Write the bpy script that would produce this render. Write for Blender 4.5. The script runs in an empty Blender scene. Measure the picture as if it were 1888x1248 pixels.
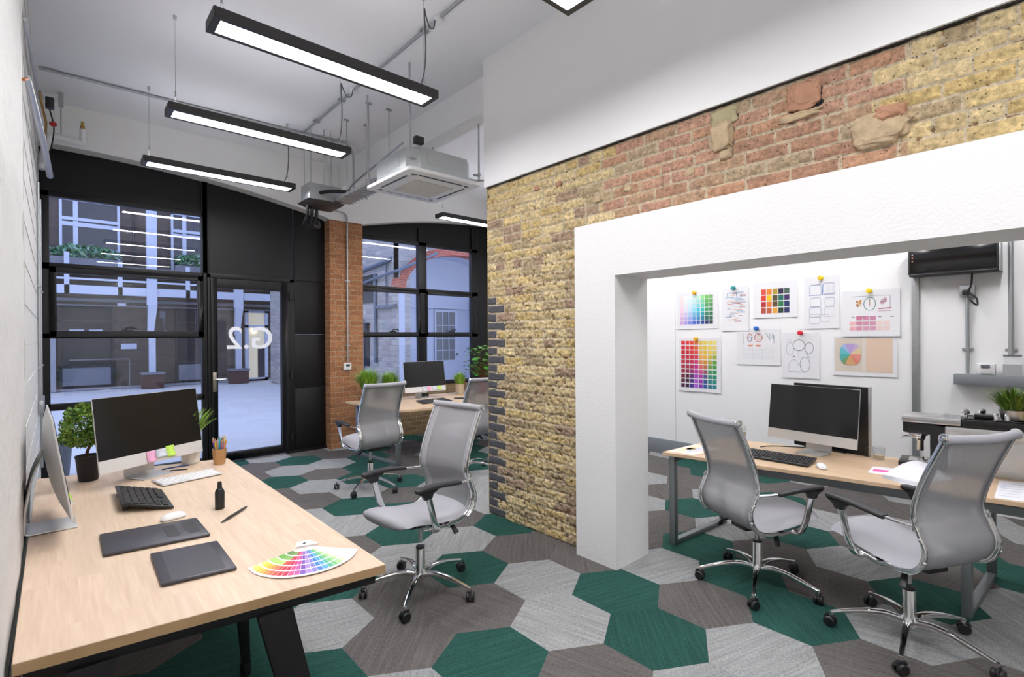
import bpy, bmesh, math, random
from mathutils import Vector, Matrix, noise
PI = math.pi
R = math.radians
sc = bpy.context.scene
COL = sc.collection
random.seed(7)

# ------------------------------------------------------------ camera
def cam_axes(yaw, pit, rol):
    f = Vector((math.sin(yaw)*math.cos(pit), math.cos(yaw)*math.cos(pit), math.sin(pit)))
    r = Vector((math.cos(yaw), -math.sin(yaw), 0))
    u = r.cross(f)
    return r*math.cos(rol)+u*math.sin(rol), -r*math.sin(rol)+u*math.cos(rol), f
cr, cu, cf = cam_axes(R(41.948), R(-.109), R(-.387))
cd = bpy.data.cameras.new('camera')
cd.sensor_width = 36
cd.lens = 936.1/1888*36
cd.clip_start = .05
cam = bpy.data.objects.new('camera', cd)
COL.objects.link(cam)
cam.matrix_world = Matrix(((cr.x, cu.x, -cf.x, 0), (cr.y, cu.y, -cf.y, 0), (cr.z, cu.z, -cf.z, 1.6), (0, 0, 0, 1)))
sc.camera = cam

# ------------------------------------------------------------ world (blue dusk), exposure
w = bpy.data.worlds.new('dusk')
sc.world = w
w.use_nodes = True
nt = w.node_tree
bg = nt.nodes['Background']
bg.inputs[0].default_value = (.375, .43, .64, 1)
bg.inputs[1].default_value = 1.28
sc.view_settings.view_transform = 'Standard'
sc.view_settings.look = 'None'
sc.view_settings.gamma = 1
sc.view_settings.exposure = 1.82
sc.cycles.max_bounces = 7
sc.cycles.diffuse_bounces = 4
sc.cycles.glossy_bounces = 4
sc.cycles.transmission_bounces = 6
sc.cycles.transparent_max_bounces = 12
sc.cycles.caustics_reflective = False
sc.cycles.caustics_refractive = False
sc.cycles.sample_clamp_indirect = 4
sc.cycles.use_denoising = True
LAMP = 14.0          # emission of the lamp diffusers

# ------------------------------------------------------------ materials
def mat(name, col=(.8, .8, .8), rough=.5, metal=0, spec=.5, bump=0, bscale=50, var=0, vscale=4, emit=None, coat=0):
    m = bpy.data.materials.new(name)
    m.use_nodes = True
    n = m.node_tree
    b = n.nodes['Principled BSDF']
    b.inputs['Base Color'].default_value = (*col, 1)
    b.inputs['Roughness'].default_value = rough
    b.inputs['Metallic'].default_value = metal
    b.inputs['Specular IOR Level'].default_value = spec
    if coat: b.inputs['Coat Weight'].default_value = coat
    if emit:
        b.inputs['Emission Color'].default_value = (*emit[0], 1)
        b.inputs['Emission Strength'].default_value = emit[1]
    tc = n.nodes.new('ShaderNodeTexCoord')
    if bump:
        t = n.nodes.new('ShaderNodeTexNoise')
        t.inputs['Scale'].default_value = bscale
        t.inputs['Detail'].default_value = 6
        n.links.new(tc.outputs['Object'], t.inputs['Vector'])
        bp = n.nodes.new('ShaderNodeBump')
        bp.inputs['Strength'].default_value = bump
        bp.inputs['Distance'].default_value = .01
        n.links.new(t.outputs['Fac'], bp.inputs['Height'])
        n.links.new(bp.outputs[0], b.inputs['Normal'])
    if var:
        t = n.nodes.new('ShaderNodeTexNoise')
        t.inputs['Scale'].default_value = vscale
        t.inputs['Detail'].default_value = 5
        n.links.new(tc.outputs['Object'], t.inputs['Vector'])
        mx = n.nodes.new('ShaderNodeMix'); mx.data_type = 'RGBA'
        mx.inputs[6].default_value = (*[c*(1-var) for c in col], 1)
        mx.inputs[7].default_value = (*[min(1, c*(1+var)) for c in col], 1)
        n.links.new(t.outputs['Fac'], mx.inputs[0])
        n.links.new(mx.outputs[2], b.inputs['Base Color'])
    return m
def nd(n, t, **k):
    x = n.nodes.new(t)
    for a, v in k.items(): setattr(x, a, v)
    return x
def math_node(n, op, a, b=None, c=None):
    x = nd(n, 'ShaderNodeMath', operation=op)
    for i, v in enumerate((a, b, c)):
        if v is None: continue
        if isinstance(v, (int, float)): x.inputs[i].default_value = v
        else: n.links.new(v, x.inputs[i])
    return x.outputs[0]
def mixc(n, f, a, b, blend='MIX'):
    x = nd(n, 'ShaderNodeMix', data_type='RGBA', blend_type=blend)
    for i, v in ((0, f), (6, a), (7, b)):
        if isinstance(v, (int, float)): x.inputs[i].default_value = v
        elif isinstance(v, tuple): x.inputs[i].default_value = (*v, 1)
        else: n.links.new(v, x.inputs[i])
    return x.outputs[2]

M = {}
M['white'] = mat('white_paint', (.88, .875, .87), .6, bump=.05, bscale=120)
M['whiter'] = mat('bright_white_paint', (.93, .93, .93), .6, bump=.04, bscale=100)
M['ceil'] = mat('ceiling_paint', (.89, .89, .93), .7, bump=.04, bscale=60)
M['white_rough'] = mat('painted_blockwork', (.62, .615, .605), .65, bump=.7, bscale=14)
M['black'] = mat('black_powder_coat', (.0065, .006, .007), .5, 0, .35, bump=.05, bscale=300)
M['blackm'] = mat('black_plastic', (.012, .012, .013), .38)
M['black_soft'] = mat('black_soft_plastic', (.022, .021, .023), .5)
M['rubber'] = mat('rubber', (.01, .01, .01), .55)
M['chrome'] = mat('chrome', (.80, .80, .80), .09, 1)
M['steel'] = mat('brushed_steel', (.55, .55, .55), .3, 1)
M['galv'] = mat('galvanised_steel', (.47, .49, .50), .4, .85, var=.12, vscale=12)
M['greyrail'] = mat('grey_trunking', (.26, .28, .30), .45, .2)
M['greymetal'] = mat('grey_desk_frame', (.21, .23, .24), .4, .5)
M['alu'] = mat('anodised_aluminium', (.66, .66, .66), .36, .5)
M['aluw'] = mat('pale_aluminium_chin', (.74, .73, .715), .38, .15)
M['screen'] = mat('screen_glass', (.006, .006, .007), .16, spec=.5)
M['fabric'] = mat('grey_fabric', (.40, .395, .425), .85, bump=.25, bscale=700, var=.05, vscale=300)
M['paper'] = mat('paper', (.83, .83, .86), .7)
M['paper_lamp'] = mat('white_plastic', (.80, .80, .80), .35)
M['offwhite'] = mat('offwhite_unit', (.70, .68, .62), .5)
M['potwhite'] = mat('white_ceramic', (.76, .73, .68), .4)
M['potblack'] = mat('black_pot', (.012, .012, .013), .6)
M['potbeige'] = mat('beige_pot', (.55, .46, .34), .6, var=.08, vscale=30)
M['soil'] = mat('soil', (.03, .02, .012), .95, bump=.8, bscale=90)
M['stem'] = mat('bark', (.13, .065, .025), .8, bump=.4, bscale=80)
M['copper'] = mat('copper', (.55, .20, .07), .35, .9)
M['brass'] = mat('brass', (.45, .28, .08), .35, .9)
M['foil'] = mat('foil_insulation', (.62, .64, .70), .35, .55, bump=.6, bscale=25)
M['green_bag'] = mat('lime_green_plastic', (.36, .52, .02), .45)
M['redplastic'] = mat('red_plastic', (.45, .012, .015), .4)
M['pink'] = mat('pink_note', (.85, .42, .62), .6)
M['lime'] = mat('lime_note', (.55, .85, .12), .6)
M['lilac'] = mat('pale_note', (.62, .66, .74), .6)
M['cream'] = mat('cream_drink', (.75, .62, .42), .5)
M['cable'] = mat('grey_flex', (.10, .10, .10), .5)
M['paving'] = mat('courtyard_paving', (.46, .47, .50), .85, bump=.3, bscale=8, var=.12, vscale=1.6)
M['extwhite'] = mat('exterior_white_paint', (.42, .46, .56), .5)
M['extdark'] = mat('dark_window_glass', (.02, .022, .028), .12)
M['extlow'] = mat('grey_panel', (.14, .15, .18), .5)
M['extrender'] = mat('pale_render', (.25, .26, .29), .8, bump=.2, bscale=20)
M['extpipe'] = mat('blue_grey_gutter', (.10, .13, .18), .5)
M['plinth'] = mat('red_brick_plinth', (.07, .03, .025), .85, bump=.5, bscale=30)
M['warmroom'] = mat('lit_room_wall', (.75, .66, .5), .7)
M['bulb'] = mat('lamp_bulb', (1, 1, 1), .5, emit=((1, .86, .62), 6))
M['diffuser'] = mat('lit_diffuser', (1, 1, 1), .5, emit=((.985, .975, 1.0), LAMP))
M['added_uplight'] = mat('added_uplight_glow', (1, 1, 1), .5, emit=((.97, .97, 1.0), LAMP*.085))  # faint glow added to lift the ceiling, not part of the lamps
M['screen_white'] = mat('frosted_vinyl', (.85, .87, .92), .6, emit=None)

def glass_mat(name, tint=(.93, .95, .97), refl=1.0):
    m = bpy.data.materials.new(name); m.use_nodes = True
    n = m.node_tree
    for x in list(n.nodes): n.nodes.remove(x)
    o = nd(n, 'ShaderNodeOutputMaterial'); mx = nd(n, 'ShaderNodeMixShader')
    t = nd(n, 'ShaderNodeBsdfTransparent'); g = nd(n, 'ShaderNodeBsdfGlossy'); fr = nd(n, 'ShaderNodeLayerWeight')
    t.inputs[0].default_value = (*tint, 1); g.inputs['Roughness'].default_value = .01
    fr.inputs[0].default_value = .5
    f = math_node(n, 'MULTIPLY', math_node(n, 'MULTIPLY_ADD', math_node(n, 'POWER', fr.outputs['Facing'], 5.0), .95, .042), refl)
    n.links.new(f, mx.inputs[0]); n.links.new(t.outputs[0], mx.inputs[1]); n.links.new(g.outputs[0], mx.inputs[2])
    n.links.new(mx.outputs[0], o.inputs[0])
    return m
M['glass'] = glass_mat('window_glass', refl=1.0)
M['cupglass'] = glass_mat('drinking_glass', (.95, .96, .96), .9)

def mesh_fabric():
    m = bpy.data.materials.new('chair_mesh_net'); m.use_nodes = True
    n = m.node_tree; b = n.nodes['Principled BSDF']; o = n.nodes['Material Output']
    b.inputs['Base Color'].default_value = (.335, .33, .345, 1); b.inputs['Roughness'].default_value = .72; b.inputs['Specular IOR Level'].default_value = .25
    t = nd(n, 'ShaderNodeBsdfTransparent'); mx = nd(n, 'ShaderNodeMixShader')
    tc = nd(n, 'ShaderNodeTexCoord'); wv = nd(n, 'ShaderNodeTexWave', wave_type='BANDS', bands_direction='DIAGONAL')
    wv.inputs['Scale'].default_value = 60
    n.links.new(tc.outputs['Object'], wv.inputs['Vector'])
    f = math_node(n, 'MULTIPLY_ADD', wv.outputs['Fac'], .10, .10)
    n.links.new(f, mx.inputs[0]); n.links.new(b.outputs[0], mx.inputs[1]); n.links.new(t.outputs[0], mx.inputs[2])
    n.links.new(mx.outputs[0], o.inputs[0])
    return m
M['net'] = mesh_fabric()

def printed(name, rough=.7):
    m = bpy.data.materials.new(name); m.use_nodes = True
    n = m.node_tree; b = n.nodes['Principled BSDF']; a = nd(n, 'ShaderNodeAttribute', attribute_name='ink')
    n.links.new(a.outputs['Color'], b.inputs['Base Color']); b.inputs['Roughness'].default_value = rough
    return m
M['print'] = printed('printed_paper')
M['paintcol'] = printed('coloured_lacquer', .35)

def wood(name, c1, c2, along='Y', plank=(.62, .075), dark=.5):
    m = bpy.data.materials.new(name); m.use_nodes = True
    n = m.node_tree; b = n.nodes['Principled BSDF']
    tc = nd(n, 'ShaderNodeTexCoord'); mp = nd(n, 'ShaderNodeMapping')
    if along == 'Y': mp.inputs['Rotation'].default_value = (0, 0, PI/2)
    n.links.new(tc.outputs['Object'], mp.inputs[0])
    br = nd(n, 'ShaderNodeTexBrick', offset=.37, squash=1)
    br.inputs['Color1'].default_value = (0, 0, 0, 1); br.inputs['Color2'].default_value = (1, 1, 1, 1)
    br.inputs['Mortar'].default_value = (.5, .5, .5, 1)
    br.inputs['Scale'].default_value = 1; br.inputs['Mortar Size'].default_value = 0
    br.inputs['Brick Width'].default_value = plank[0]; br.inputs['Row Height'].default_value = plank[1]
    n.links.new(mp.outputs[0], br.inputs['Vector'])
    # grain: noise stretched along the board, shifted per board
    sh = nd(n, 'ShaderNodeVectorMath', operation='MULTIPLY_ADD')
    n.links.new(br.outputs['Color'], sh.inputs[0]); sh.inputs[1].default_value = (3, 7, 5); n.links.new(mp.outputs[0], sh.inputs[2])
    st = nd(n, 'ShaderNodeMapping'); st.inputs['Scale'].default_value = (5, 70, 5)
    n.links.new(sh.outputs[0], st.inputs[0])
    ns = nd(n, 'ShaderNodeTexNoise'); ns.inputs['Scale'].default_value = 1.0; ns.inputs['Detail'].default_value = 5; ns.inputs['Distortion'].default_value = .6
    n.links.new(st.outputs[0], ns.inputs['Vector'])
    st2 = nd(n, 'ShaderNodeMapping'); st2.inputs['Scale'].default_value = (1.6, 22, 2)
    n.links.new(sh.outputs[0], st2.inputs[0])
    n2 = nd(n, 'ShaderNodeTexNoise'); n2.inputs['Scale'].default_value = 1.0; n2.inputs['Detail'].default_value = 3; n2.inputs['Distortion'].default_value = 1.5
    n.links.new(st2.outputs[0], n2.inputs['Vector'])
    g = math_node(n, 'MULTIPLY_ADD', n2.outputs['Fac'], .5, math_node(n, 'MULTIPLY', ns.outputs['Fac'], .5))
    rp = nd(n, 'ShaderNodeValToRGB'); rp.color_ramp.elements[0].position = .33; rp.color_ramp.elements[1].position = .62
    rp.color_ramp.elements[0].color = (*c2, 1); rp.color_ramp.elements[1].color = (*c1, 1)
    n.links.new(g, rp.inputs[0])
    tint = mixc(n, math_node(n, 'MULTIPLY', br.outputs['Color'], .13), rp.outputs[0], tuple(c*dark for c in c2))
    n.links.new(tint, b.inputs['Base Color']); b.inputs['Roughness'].default_value = .42
    return m
M['oak'] = wood('light_oak', (.77, .60, .45), (.66, .485, .34))
M['oakedge'] = wood('oak_edge', (.50, .33, .17), (.40, .25, .12), 'X', (3, .5))
M['oak2'] = wood('oak_right', (.70, .51, .34), (.60, .42, .26), 'Y', (1.2, .11))
M['cupwood'] = wood('cup_wood', (.56, .33, .14), (.42, .22, .08), 'X', (1, 1))

def carpet():
    m = bpy.data.materials.new('carpet_tile'); m.use_nodes = True
    n = m.node_tree; b = n.nodes['Principled BSDF']
    a = nd(n, 'ShaderNodeAttribute', attribute_name='ink')
    uv = nd(n, 'ShaderNodeUVMap', uv_map='tile')     # rotated per tile
    mp = nd(n, 'ShaderNodeMapping'); mp.inputs['Scale'].default_value = (60, 330, 1)
    n.links.new(uv.outputs[0], mp.inputs[0])
    ns = nd(n, 'ShaderNodeTexNoise'); ns.inputs['Scale'].default_value = 1; ns.inputs['Detail'].default_value = 2
    n.links.new(mp.outputs[0], ns.inputs['Vector'])
    mp2 = nd(n, 'ShaderNodeMapping'); mp2.inputs['Scale'].default_value = (3, 55, 1)
    n.links.new(uv.outputs[0], mp2.inputs[0])
    n2 = nd(n, 'ShaderNodeTexNoise'); n2.inputs['Scale'].default_value = 1; n2.inputs['Detail'].default_value = 3
    n.links.new(mp2.outputs[0], n2.inputs['Vector'])
    s = math_node(n, 'ADD', math_node(n, 'MULTIPLY', ns.outputs['Fac'], 1.0), math_node(n, 'MULTIPLY', n2.outputs['Fac'], .55))
    mr = nd(n, 'ShaderNodeMapRange'); mr.inputs[1].default_value = .5; mr.inputs[2].default_value = 1.05; mr.inputs[3].default_value = .55; mr.inputs[4].default_value = 1.5
    n.links.new(s, mr.inputs[0])
    v = nd(n, 'ShaderNodeVectorMath', operation='SCALE')
    n.links.new(a.outputs['Color'], v.inputs[0]); n.links.new(mr.outputs[0], v.inputs['Scale'])
    n.links.new(v.outputs[0], b.inputs['Base Color'])
    b.inputs['Roughness'].default_value = .95; b.inputs['Specular IOR Level'].default_value = .15
    bp = nd(n, 'ShaderNodeBump'); bp.inputs['Strength'].default_value = .35; bp.inputs['Distance'].default_value = .003
    n.links.new(ns.outputs['Fac'], bp.inputs['Height']); n.links.new(bp.outputs[0], b.inputs['Normal'])
    return m
M['carpet'] = carpet()

def brick_mat(name, c1, c2, mortar, axis='Y', bump=.6, w=.225, h=.075, ms=.010):
    """bricks on a wall in the plane (axis, Z)"""
    m = bpy.data.materials.new(name); m.use_nodes = True
    n = m.node_tree; b = n.nodes['Principled BSDF']
    tc = nd(n, 'ShaderNodeTexCoord'); sp = nd(n, 'ShaderNodeSeparateXYZ'); cb = nd(n, 'ShaderNodeCombineXYZ')
    n.links.new(tc.outputs['Object'], sp.inputs[0])
    n.links.new(sp.outputs[axis], cb.inputs[0]); n.links.new(sp.outputs['Z'], cb.inputs[1])
    nz = nd(n, 'ShaderNodeTexNoise'); nz.inputs['Scale'].default_value = 14; nz.inputs['Detail'].default_value = 4
    n.links.new(tc.outputs['Object'], nz.inputs['Vector'])
    wob = nd(n, 'ShaderNodeVectorMath', operation='MULTIPLY_ADD')
    n.links.new(nz.outputs['Color'], wob.inputs[0]); wob.inputs[1].default_value = (.014, .014, 0); n.links.new(cb.outputs[0], wob.inputs[2])
    br = nd(n, 'ShaderNodeTexBrick', offset=.5)
    br.inputs['Scale'].default_value = 1; br.inputs['Brick Width'].default_value = w; br.inputs['Row Height'].default_value = h
    br.inputs['Mortar Size'].default_value = ms; br.inputs['Mortar Smooth'].default_value = .4
    br.inputs['Color1'].default_value = (*c1, 1); br.inputs['Color2'].default_value = (*c2, 1); br.inputs['Mortar'].default_value = (*mortar, 1)
    n.links.new(wob.outputs[0], br.inputs['Vector'])
    n2 = nd(n, 'ShaderNodeTexNoise'); n2.inputs['Scale'].default_value = 45; n2.inputs['Detail'].default_value = 6
    n.links.new(tc.outputs['Object'], n2.inputs['Vector'])
    mr = nd(n, 'ShaderNodeMapRange'); mr.inputs[1].default_value = .3; mr.inputs[2].default_value = .7; mr.inputs[3].default_value = .65; mr.inputs[4].default_value = 1.3
    n.links.new(n2.outputs['Fac'], mr.inputs[0])
    v = nd(n, 'ShaderNodeVectorMath', operation='SCALE'); n.links.new(br.outputs['Color'], v.inputs[0]); n.links.new(mr.outputs[0], v.inputs['Scale'])
    n.links.new(v.outputs[0], b.inputs['Base Color']); b.inputs['Roughness'].default_value = .9
    hgt = math_node(n, 'SUBTRACT', math_node(n, 'MULTIPLY', n2.outputs['Fac'], .5), br.outputs['Fac'])
    bp = nd(n, 'ShaderNodeBump'); bp.inputs['Strength'].default_value = bump; bp.inputs['Distance'].default_value = .012
    n.links.new(hgt, bp.inputs['Height']); n.links.new(bp.outputs[0], b.inputs['Normal'])
    return m
M['pierbrick'] = brick_mat('orange_brick', (.42, .19, .085), (.31, .13, .055), (.40, .27, .17), 'X', ms=.007)
M['pierbrickside'] = brick_mat('orange_brick_side', (.42, .19, .085), (.31, .13, .055), (.40, .27, .17), 'Y', ms=.007)
M['sillbrick'] = brick_mat('brown_brick', (.30, .19, .09), (.20, .12, .06), (.30, .23, .15), 'X')
M['extbrick'] = brick_mat('courtyard_brick', (.085, .060, .045), (.055, .042, .036), (.075, .065, .06), 'X', ms=.012)
M['stone'] = brick_mat('courtyard_stone', (.40, .38, .36), (.26, .25, .25), (.33, .32, .31), 'Y', w=.34, h=.13, ms=.02, bump=.9)
M['stonex'] = brick_mat('courtyard_stone_face', (.40, .38, .36), (.26, .25, .25), (.33, .32, .31), 'X', w=.34, h=.13, ms=.02, bump=.9)
M['archbrick'] = brick_mat('red_arch_brick', (.42, .09, .05), (.30, .065, .04), (.40, .20, .15), 'X', w=.11, h=.06, ms=.008)

def stock_brick():
    """colour comes from the mesh (per brick), pits and grain from noise"""
    m = bpy.data.materials.new('weathered_stock_brick'); m.use_nodes = True
    n = m.node_tree; b = n.nodes['Principled BSDF']
    a = nd(n, 'ShaderNodeAttribute', attribute_name='ink')
    tc = nd(n, 'ShaderNodeTexCoord')
    n2 = nd(n, 'ShaderNodeTexNoise'); n2.inputs['Scale'].default_value = 60; n2.inputs['Detail'].default_value = 7; n2.inputs['Roughness'].default_value = .65
    n.links.new(tc.outputs['Object'], n2.inputs['Vector'])
    mr = nd(n, 'ShaderNodeMapRange'); mr.inputs[1].default_value = .32; mr.inputs[2].default_value = .68; mr.inputs[3].default_value = .68; mr.inputs[4].default_value = 1.25
    n.links.new(n2.outputs['Fac'], mr.inputs[0])
    vo = nd(n, 'ShaderNodeTexVoronoi'); vo.inputs['Scale'].default_value = 42
    n.links.new(tc.outputs['Object'], vo.inputs['Vector'])
    pit = nd(n, 'ShaderNodeMapRange'); pit.inputs[1].default_value = .10; pit.inputs[2].default_value = .2; pit.inputs[3].default_value = .35; pit.inputs[4].default_value = 1
    n.links.new(vo.outputs['Distance'], pit.inputs[0])
    v = nd(n, 'ShaderNodeVectorMath', operation='SCALE'); n.links.new(a.outputs['Color'], v.inputs[0]); n.links.new(math_node(n, 'MULTIPLY', mr.outputs[0], pit.outputs[0]), v.inputs['Scale'])
    n.links.new(v.outputs[0], b.inputs['Base Color']); b.inputs['Roughness'].default_value = .92
    bp = nd(n, 'ShaderNodeBump'); bp.inputs['Strength'].default_value = .7; bp.inputs['Distance'].default_value = .008
    n.links.new(math_node(n, 'ADD', n2.outputs['Fac'], pit.outputs[0]), bp.inputs['Height']); n.links.new(bp.outputs[0], b.inputs['Normal'])
    return m
M['stock'] = stock_brick()

def leaf_mat(name, c, c2):
    m = mat(name, c, .5)
    n = m.node_tree; b = n.nodes['Principled BSDF']
    a = nd(n, 'ShaderNodeAttribute', attribute_name='ink')
    n.links.new(a.outputs['Color'], b.inputs['Base Color'])
    return m
M['leaf'] = leaf_mat('leaf', (.1, .2, .03), None)

# ------------------------------------------------------------ mesh builder
class MB:
    def __init__(s, mats=None):
        s.v = []; s.f = []; s.c = []; s.mi = []; s.mats = mats or []; s.M = Matrix(); s.col = (.8, .8, .8); s.k = 0; s.hascol = False
    def setc(s, c): s.col = c; s.hascol = True; return s
    def add(s, vs, fs):
        o = len(s.v)
        s.v += [s.M @ Vector(p) for p in vs]
        for f in fs:
            s.f.append([i+o for i in f]); s.c.append(s.col); s.mi.append(s.k)
        return s
    def box(s, x0, x1, y0, y1, z0, z1):
        vs = [(x, y, z) for z in (z0, z1) for y in (y0, y1) for x in (x0, x1)]
        return s.add(vs, [(0, 2, 3, 1), (4, 5, 7, 6), (0, 1, 5, 4), (2, 6, 7, 3), (0, 4, 6, 2), (1, 3, 7, 5)])
    def slab(s, q, z0, z1):
        """q: four xy corners counter-clockwise"""
        n = len(q)
        vs = [(*p[:2], z0) for p in q]+[(*p[:2], z1) for p in q]
        fs = [tuple(range(n))[::-1], tuple(range(n, 2*n))]+[(i, (i+1) % n, n+(i+1) % n, n+i) for i in range(n)]
        return s.add(vs, fs)
    def prism(s, pts, axis, a, b):
        """polygon pts (2D) extruded along axis from a to b"""
        n = len(pts)
        def P(p, t):
            return {'X': (t, p[0], p[1]), 'Y': (p[0], t, p[1]), 'Z': (p[0], p[1], t)}[axis]
        vs = [P(p, a) for p in pts]+[P(p, b) for p in pts]
        return s.add(vs, [tuple(range(n))[::-1], tuple(range(n, 2*n))]+[(i, (i+1) % n, n+(i+1) % n, n+i) for i in range(n)])
    def tube(s, path, r, n=10, closed=False):
        path = [Vector(p) for p in path]
        rs = r if isinstance(r, (list, tuple)) else [r]*len(path)
        N = len(path); vs = []; fs = []
        up = None
        for i, p in enumerate(path):
            if closed: t = (path[(i+1) % N]-path[i-1])
            else: t = (path[min(i+1, N-1)]-path[max(i-1, 0)])
            t.normalize()
            if up is None:
                up = Vector((0, 0, 1)) if abs(t.z) < .9 else Vector((1, 0, 0))
            up = (up-t*up.dot(t)).normalized(); sd = t.cross(up)
            for k in range(n):
                a = 2*PI*k/n
                vs.append(p+(up*math.cos(a)+sd*math.sin(a))*rs[i])
        for i in range(N if closed else N-1):
            j = (i+1) % N
            for k in range(n):
                l = (k+1) % n
                fs.append((i*n+k, i*n+l, j*n+l, j*n+k))
        if not closed:
            fs.append(tuple(range(n))[::-1] if False else tuple(range(n)))
            fs.append(tuple(range((N-1)*n, N*n))[::-1])
        return s.add(vs, fs)
    def cyl(s, c, r, z0, z1, n=24, r2=None):
        r2 = r if r2 is None else r2
        vs = [(c[0]+r*math.cos(2*PI*k/n), c[1]+r*math.sin(2*PI*k/n), z0) for k in range(n)]+[(c[0]+r2*math.cos(2*PI*k/n), c[1]+r2*math.sin(2*PI*k/n), z1) for k in range(n)]
        return s.add(vs, [tuple(range(n))[::-1], tuple(range(n, 2*n))]+[(k, (k+1) % n, n+(k+1) % n, n+k) for k in range(n)])
    def lathe(s, prof, c=(0, 0), n=28, z=0):
        """prof: list of (r,z)"""
        vs = []; fs = []
        for (r, zz) in prof:
            for k in range(n): vs.append((c[0]+r*math.cos(2*PI*k/n), c[1]+r*math.sin(2*PI*k/n), z+zz))
        for i in range(len(prof)-1):
            for k in range(n):
                l = (k+1) % n
                fs.append((i*n+k, i*n+l, (i+1)*n+l, (i+1)*n+k))
        fs.append(tuple(range(n))[::-1]); fs.append(tuple(range((len(prof)-1)*n, len(prof)*n)))
        return s.add(vs, fs)
    def sweep(s, path, prof, side=(1, 0, 0)):
        """rectangular/any section prof [(a,b)]: a along side, b along the in-plane normal"""
        path = [Vector(p) for p in path]; side = Vector(side); N = len(path); n = 0; vs = []; fs = []
        for i, p in enumerate(path):
            t = (path[min(i+1, N-1)]-path[max(i-1, 0)]).normalized()
            nn = t.cross(side).normalized(); sd = nn.cross(t).normalized()
            pr = prof(i/(N-1)) if callable(prof) else prof
            for a, b in pr: vs.append(p+sd*a+nn*b)
            n = len(pr)
        for i in range(N-1):
            for k in range(n):
                l = (k+1) % n
                fs.append((i*n+k, i*n+l, (i+1)*n+l, (i+1)*n+k))
        fs.append(tuple(range(n))[::-1]); fs.append(tuple(range((N-1)*n, N*n)))
        return s.add(vs, fs)
    def grid(s, fn, nu, nv):
        vs = [fn(i/nu, j/nv) for j in range(nv+1) for i in range(nu+1)]
        fs = [(j*(nu+1)+i, j*(nu+1)+i+1, (j+1)*(nu+1)+i+1, (j+1)*(nu+1)+i) for j in range(nv) for i in range(nu)]
        return s.add(vs, fs)
    def ball(s, c, r, n=12, sx=1, sy=1, sz=1):
        vs = []; fs = []; m = max(4, n//2)
        for j in range(m+1):
            a = PI*j/m
            for k in range(n):
                b = 2*PI*k/n
                vs.append((c[0]+r*sx*math.sin(a)*math.cos(b), c[1]+r*sy*math.sin(a)*math.sin(b), c[2]-r*sz*math.cos(a)))
        for j in range(m):
            for k in range(n):
                l = (k+1) % n
                fs.append((j*n+k, j*n+l, (j+1)*n+l, (j+1)*n+k))
        return s.add(vs, fs)
    def build(s, name, m, parent=None, bevel=0, smooth=35, seg=2, solid=0, fix=True):
        me = bpy.data.meshes.new(name)
        me.from_pydata([tuple(v) for v in s.v], [], s.f)
        if s.hascol:
            at = me.color_attributes.new('ink', 'FLOAT_COLOR', 'CORNER')
            vals = []
            for p in me.polygons:
                c = s.c[p.index]
                vals += [c[0], c[1], c[2], 1.0]*p.loop_total
            at.data.foreach_set('color', vals)
        for x in (m if isinstance(m, (list, tuple)) else [m]): me.materials.append(x)
        if any(s.mi):
            me.polygons.foreach_set('material_index', s.mi)
        if fix or bevel:
            bm = bmesh.new(); bm.from_mesh(me)
            bmesh.ops.remove_doubles(bm, verts=bm.verts, dist=1e-6)
            if fix: bmesh.ops.recalc_face_normals(bm, faces=bm.faces)
            if bevel:
                es = [e for e in bm.edges if len(e.link_faces) == 2 and e.calc_face_angle(0) > R(40)]
                bmesh.ops.bevel(bm, geom=es, offset=bevel, segments=seg, profile=.5, affect='EDGES', clamp_overlap=True)
            bm.to_mesh(me); bm.free()
        if smooth:
            me.shade_smooth(); me.set_sharp_from_angle(angle=R(smooth))
        me.update()
        o = bpy.data.objects.new(name, me)
        COL.objects.link(o)
        if parent: o.parent = parent
        if solid:
            md = o.modifiers.new('thickness', 'SOLIDIFY'); md.thickness = solid; md.offset = 0
        return o

def thing(name, label, cat, loc=(0, 0, 0), rz=0, group=None):
    o = bpy.data.objects.new(name, None); COL.objects.link(o)
    o.location = loc; o.rotation_euler = (0, 0, rz); o.empty_display_size = .1
    o['label'] = label; o['category'] = cat
    if group: o['group'] = group
    return o
def tag(o, label, cat, group=None, kind=None):
    o['label'] = label; o['category'] = cat
    if group: o['group'] = group
    if kind: o['kind'] = kind
    return o
def struct(o, label=None):
    o['kind'] = 'structure'
    if label: o['label'] = label
    return o
def dup(o, parent=None):
    c = o.copy(); COL.objects.link(c)
    if parent: c.parent = parent
    for ch in o.children: dup(ch, c)
    return c
def catmull(pts, n=6):
    P = [Vector(p) for p in pts]; out = []
    for i in range(len(P)-1):
        a = P[max(i-1, 0)]; b = P[i]; c = P[i+1]; d = P[min(i+2, len(P)-1)]
        for k in range(n):
            t = k/n
            out.append(.5*((2*b)+(c-a)*t+(2*a-5*b+4*c-d)*t*t+(3*b-a-3*c+d)*t**3))
    out.append(P[-1]); return out
def rect(w, h): return [(-w/2, -h/2), (w/2, -h/2), (w/2, h/2), (-w/2, h/2)]
def rrect(w, h, r, n=4):
    o = []
    for cx, cy, a0 in ((w/2-r, h/2-r, 0), (-w/2+r, h/2-r, 90), (-w/2+r, -h/2+r, 180), (w/2-r, -h/2+r, 270)):
        for k in range(n+1):
            a = R(a0+90*k/n); o.append((cx+r*math.cos(a), cy+r*math.sin(a)))
    return o
# ============================================================ SETTING
YW, YF = 7.22, 7.42          # face of the window wall, plane of the black panels
H = 4.12
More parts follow.
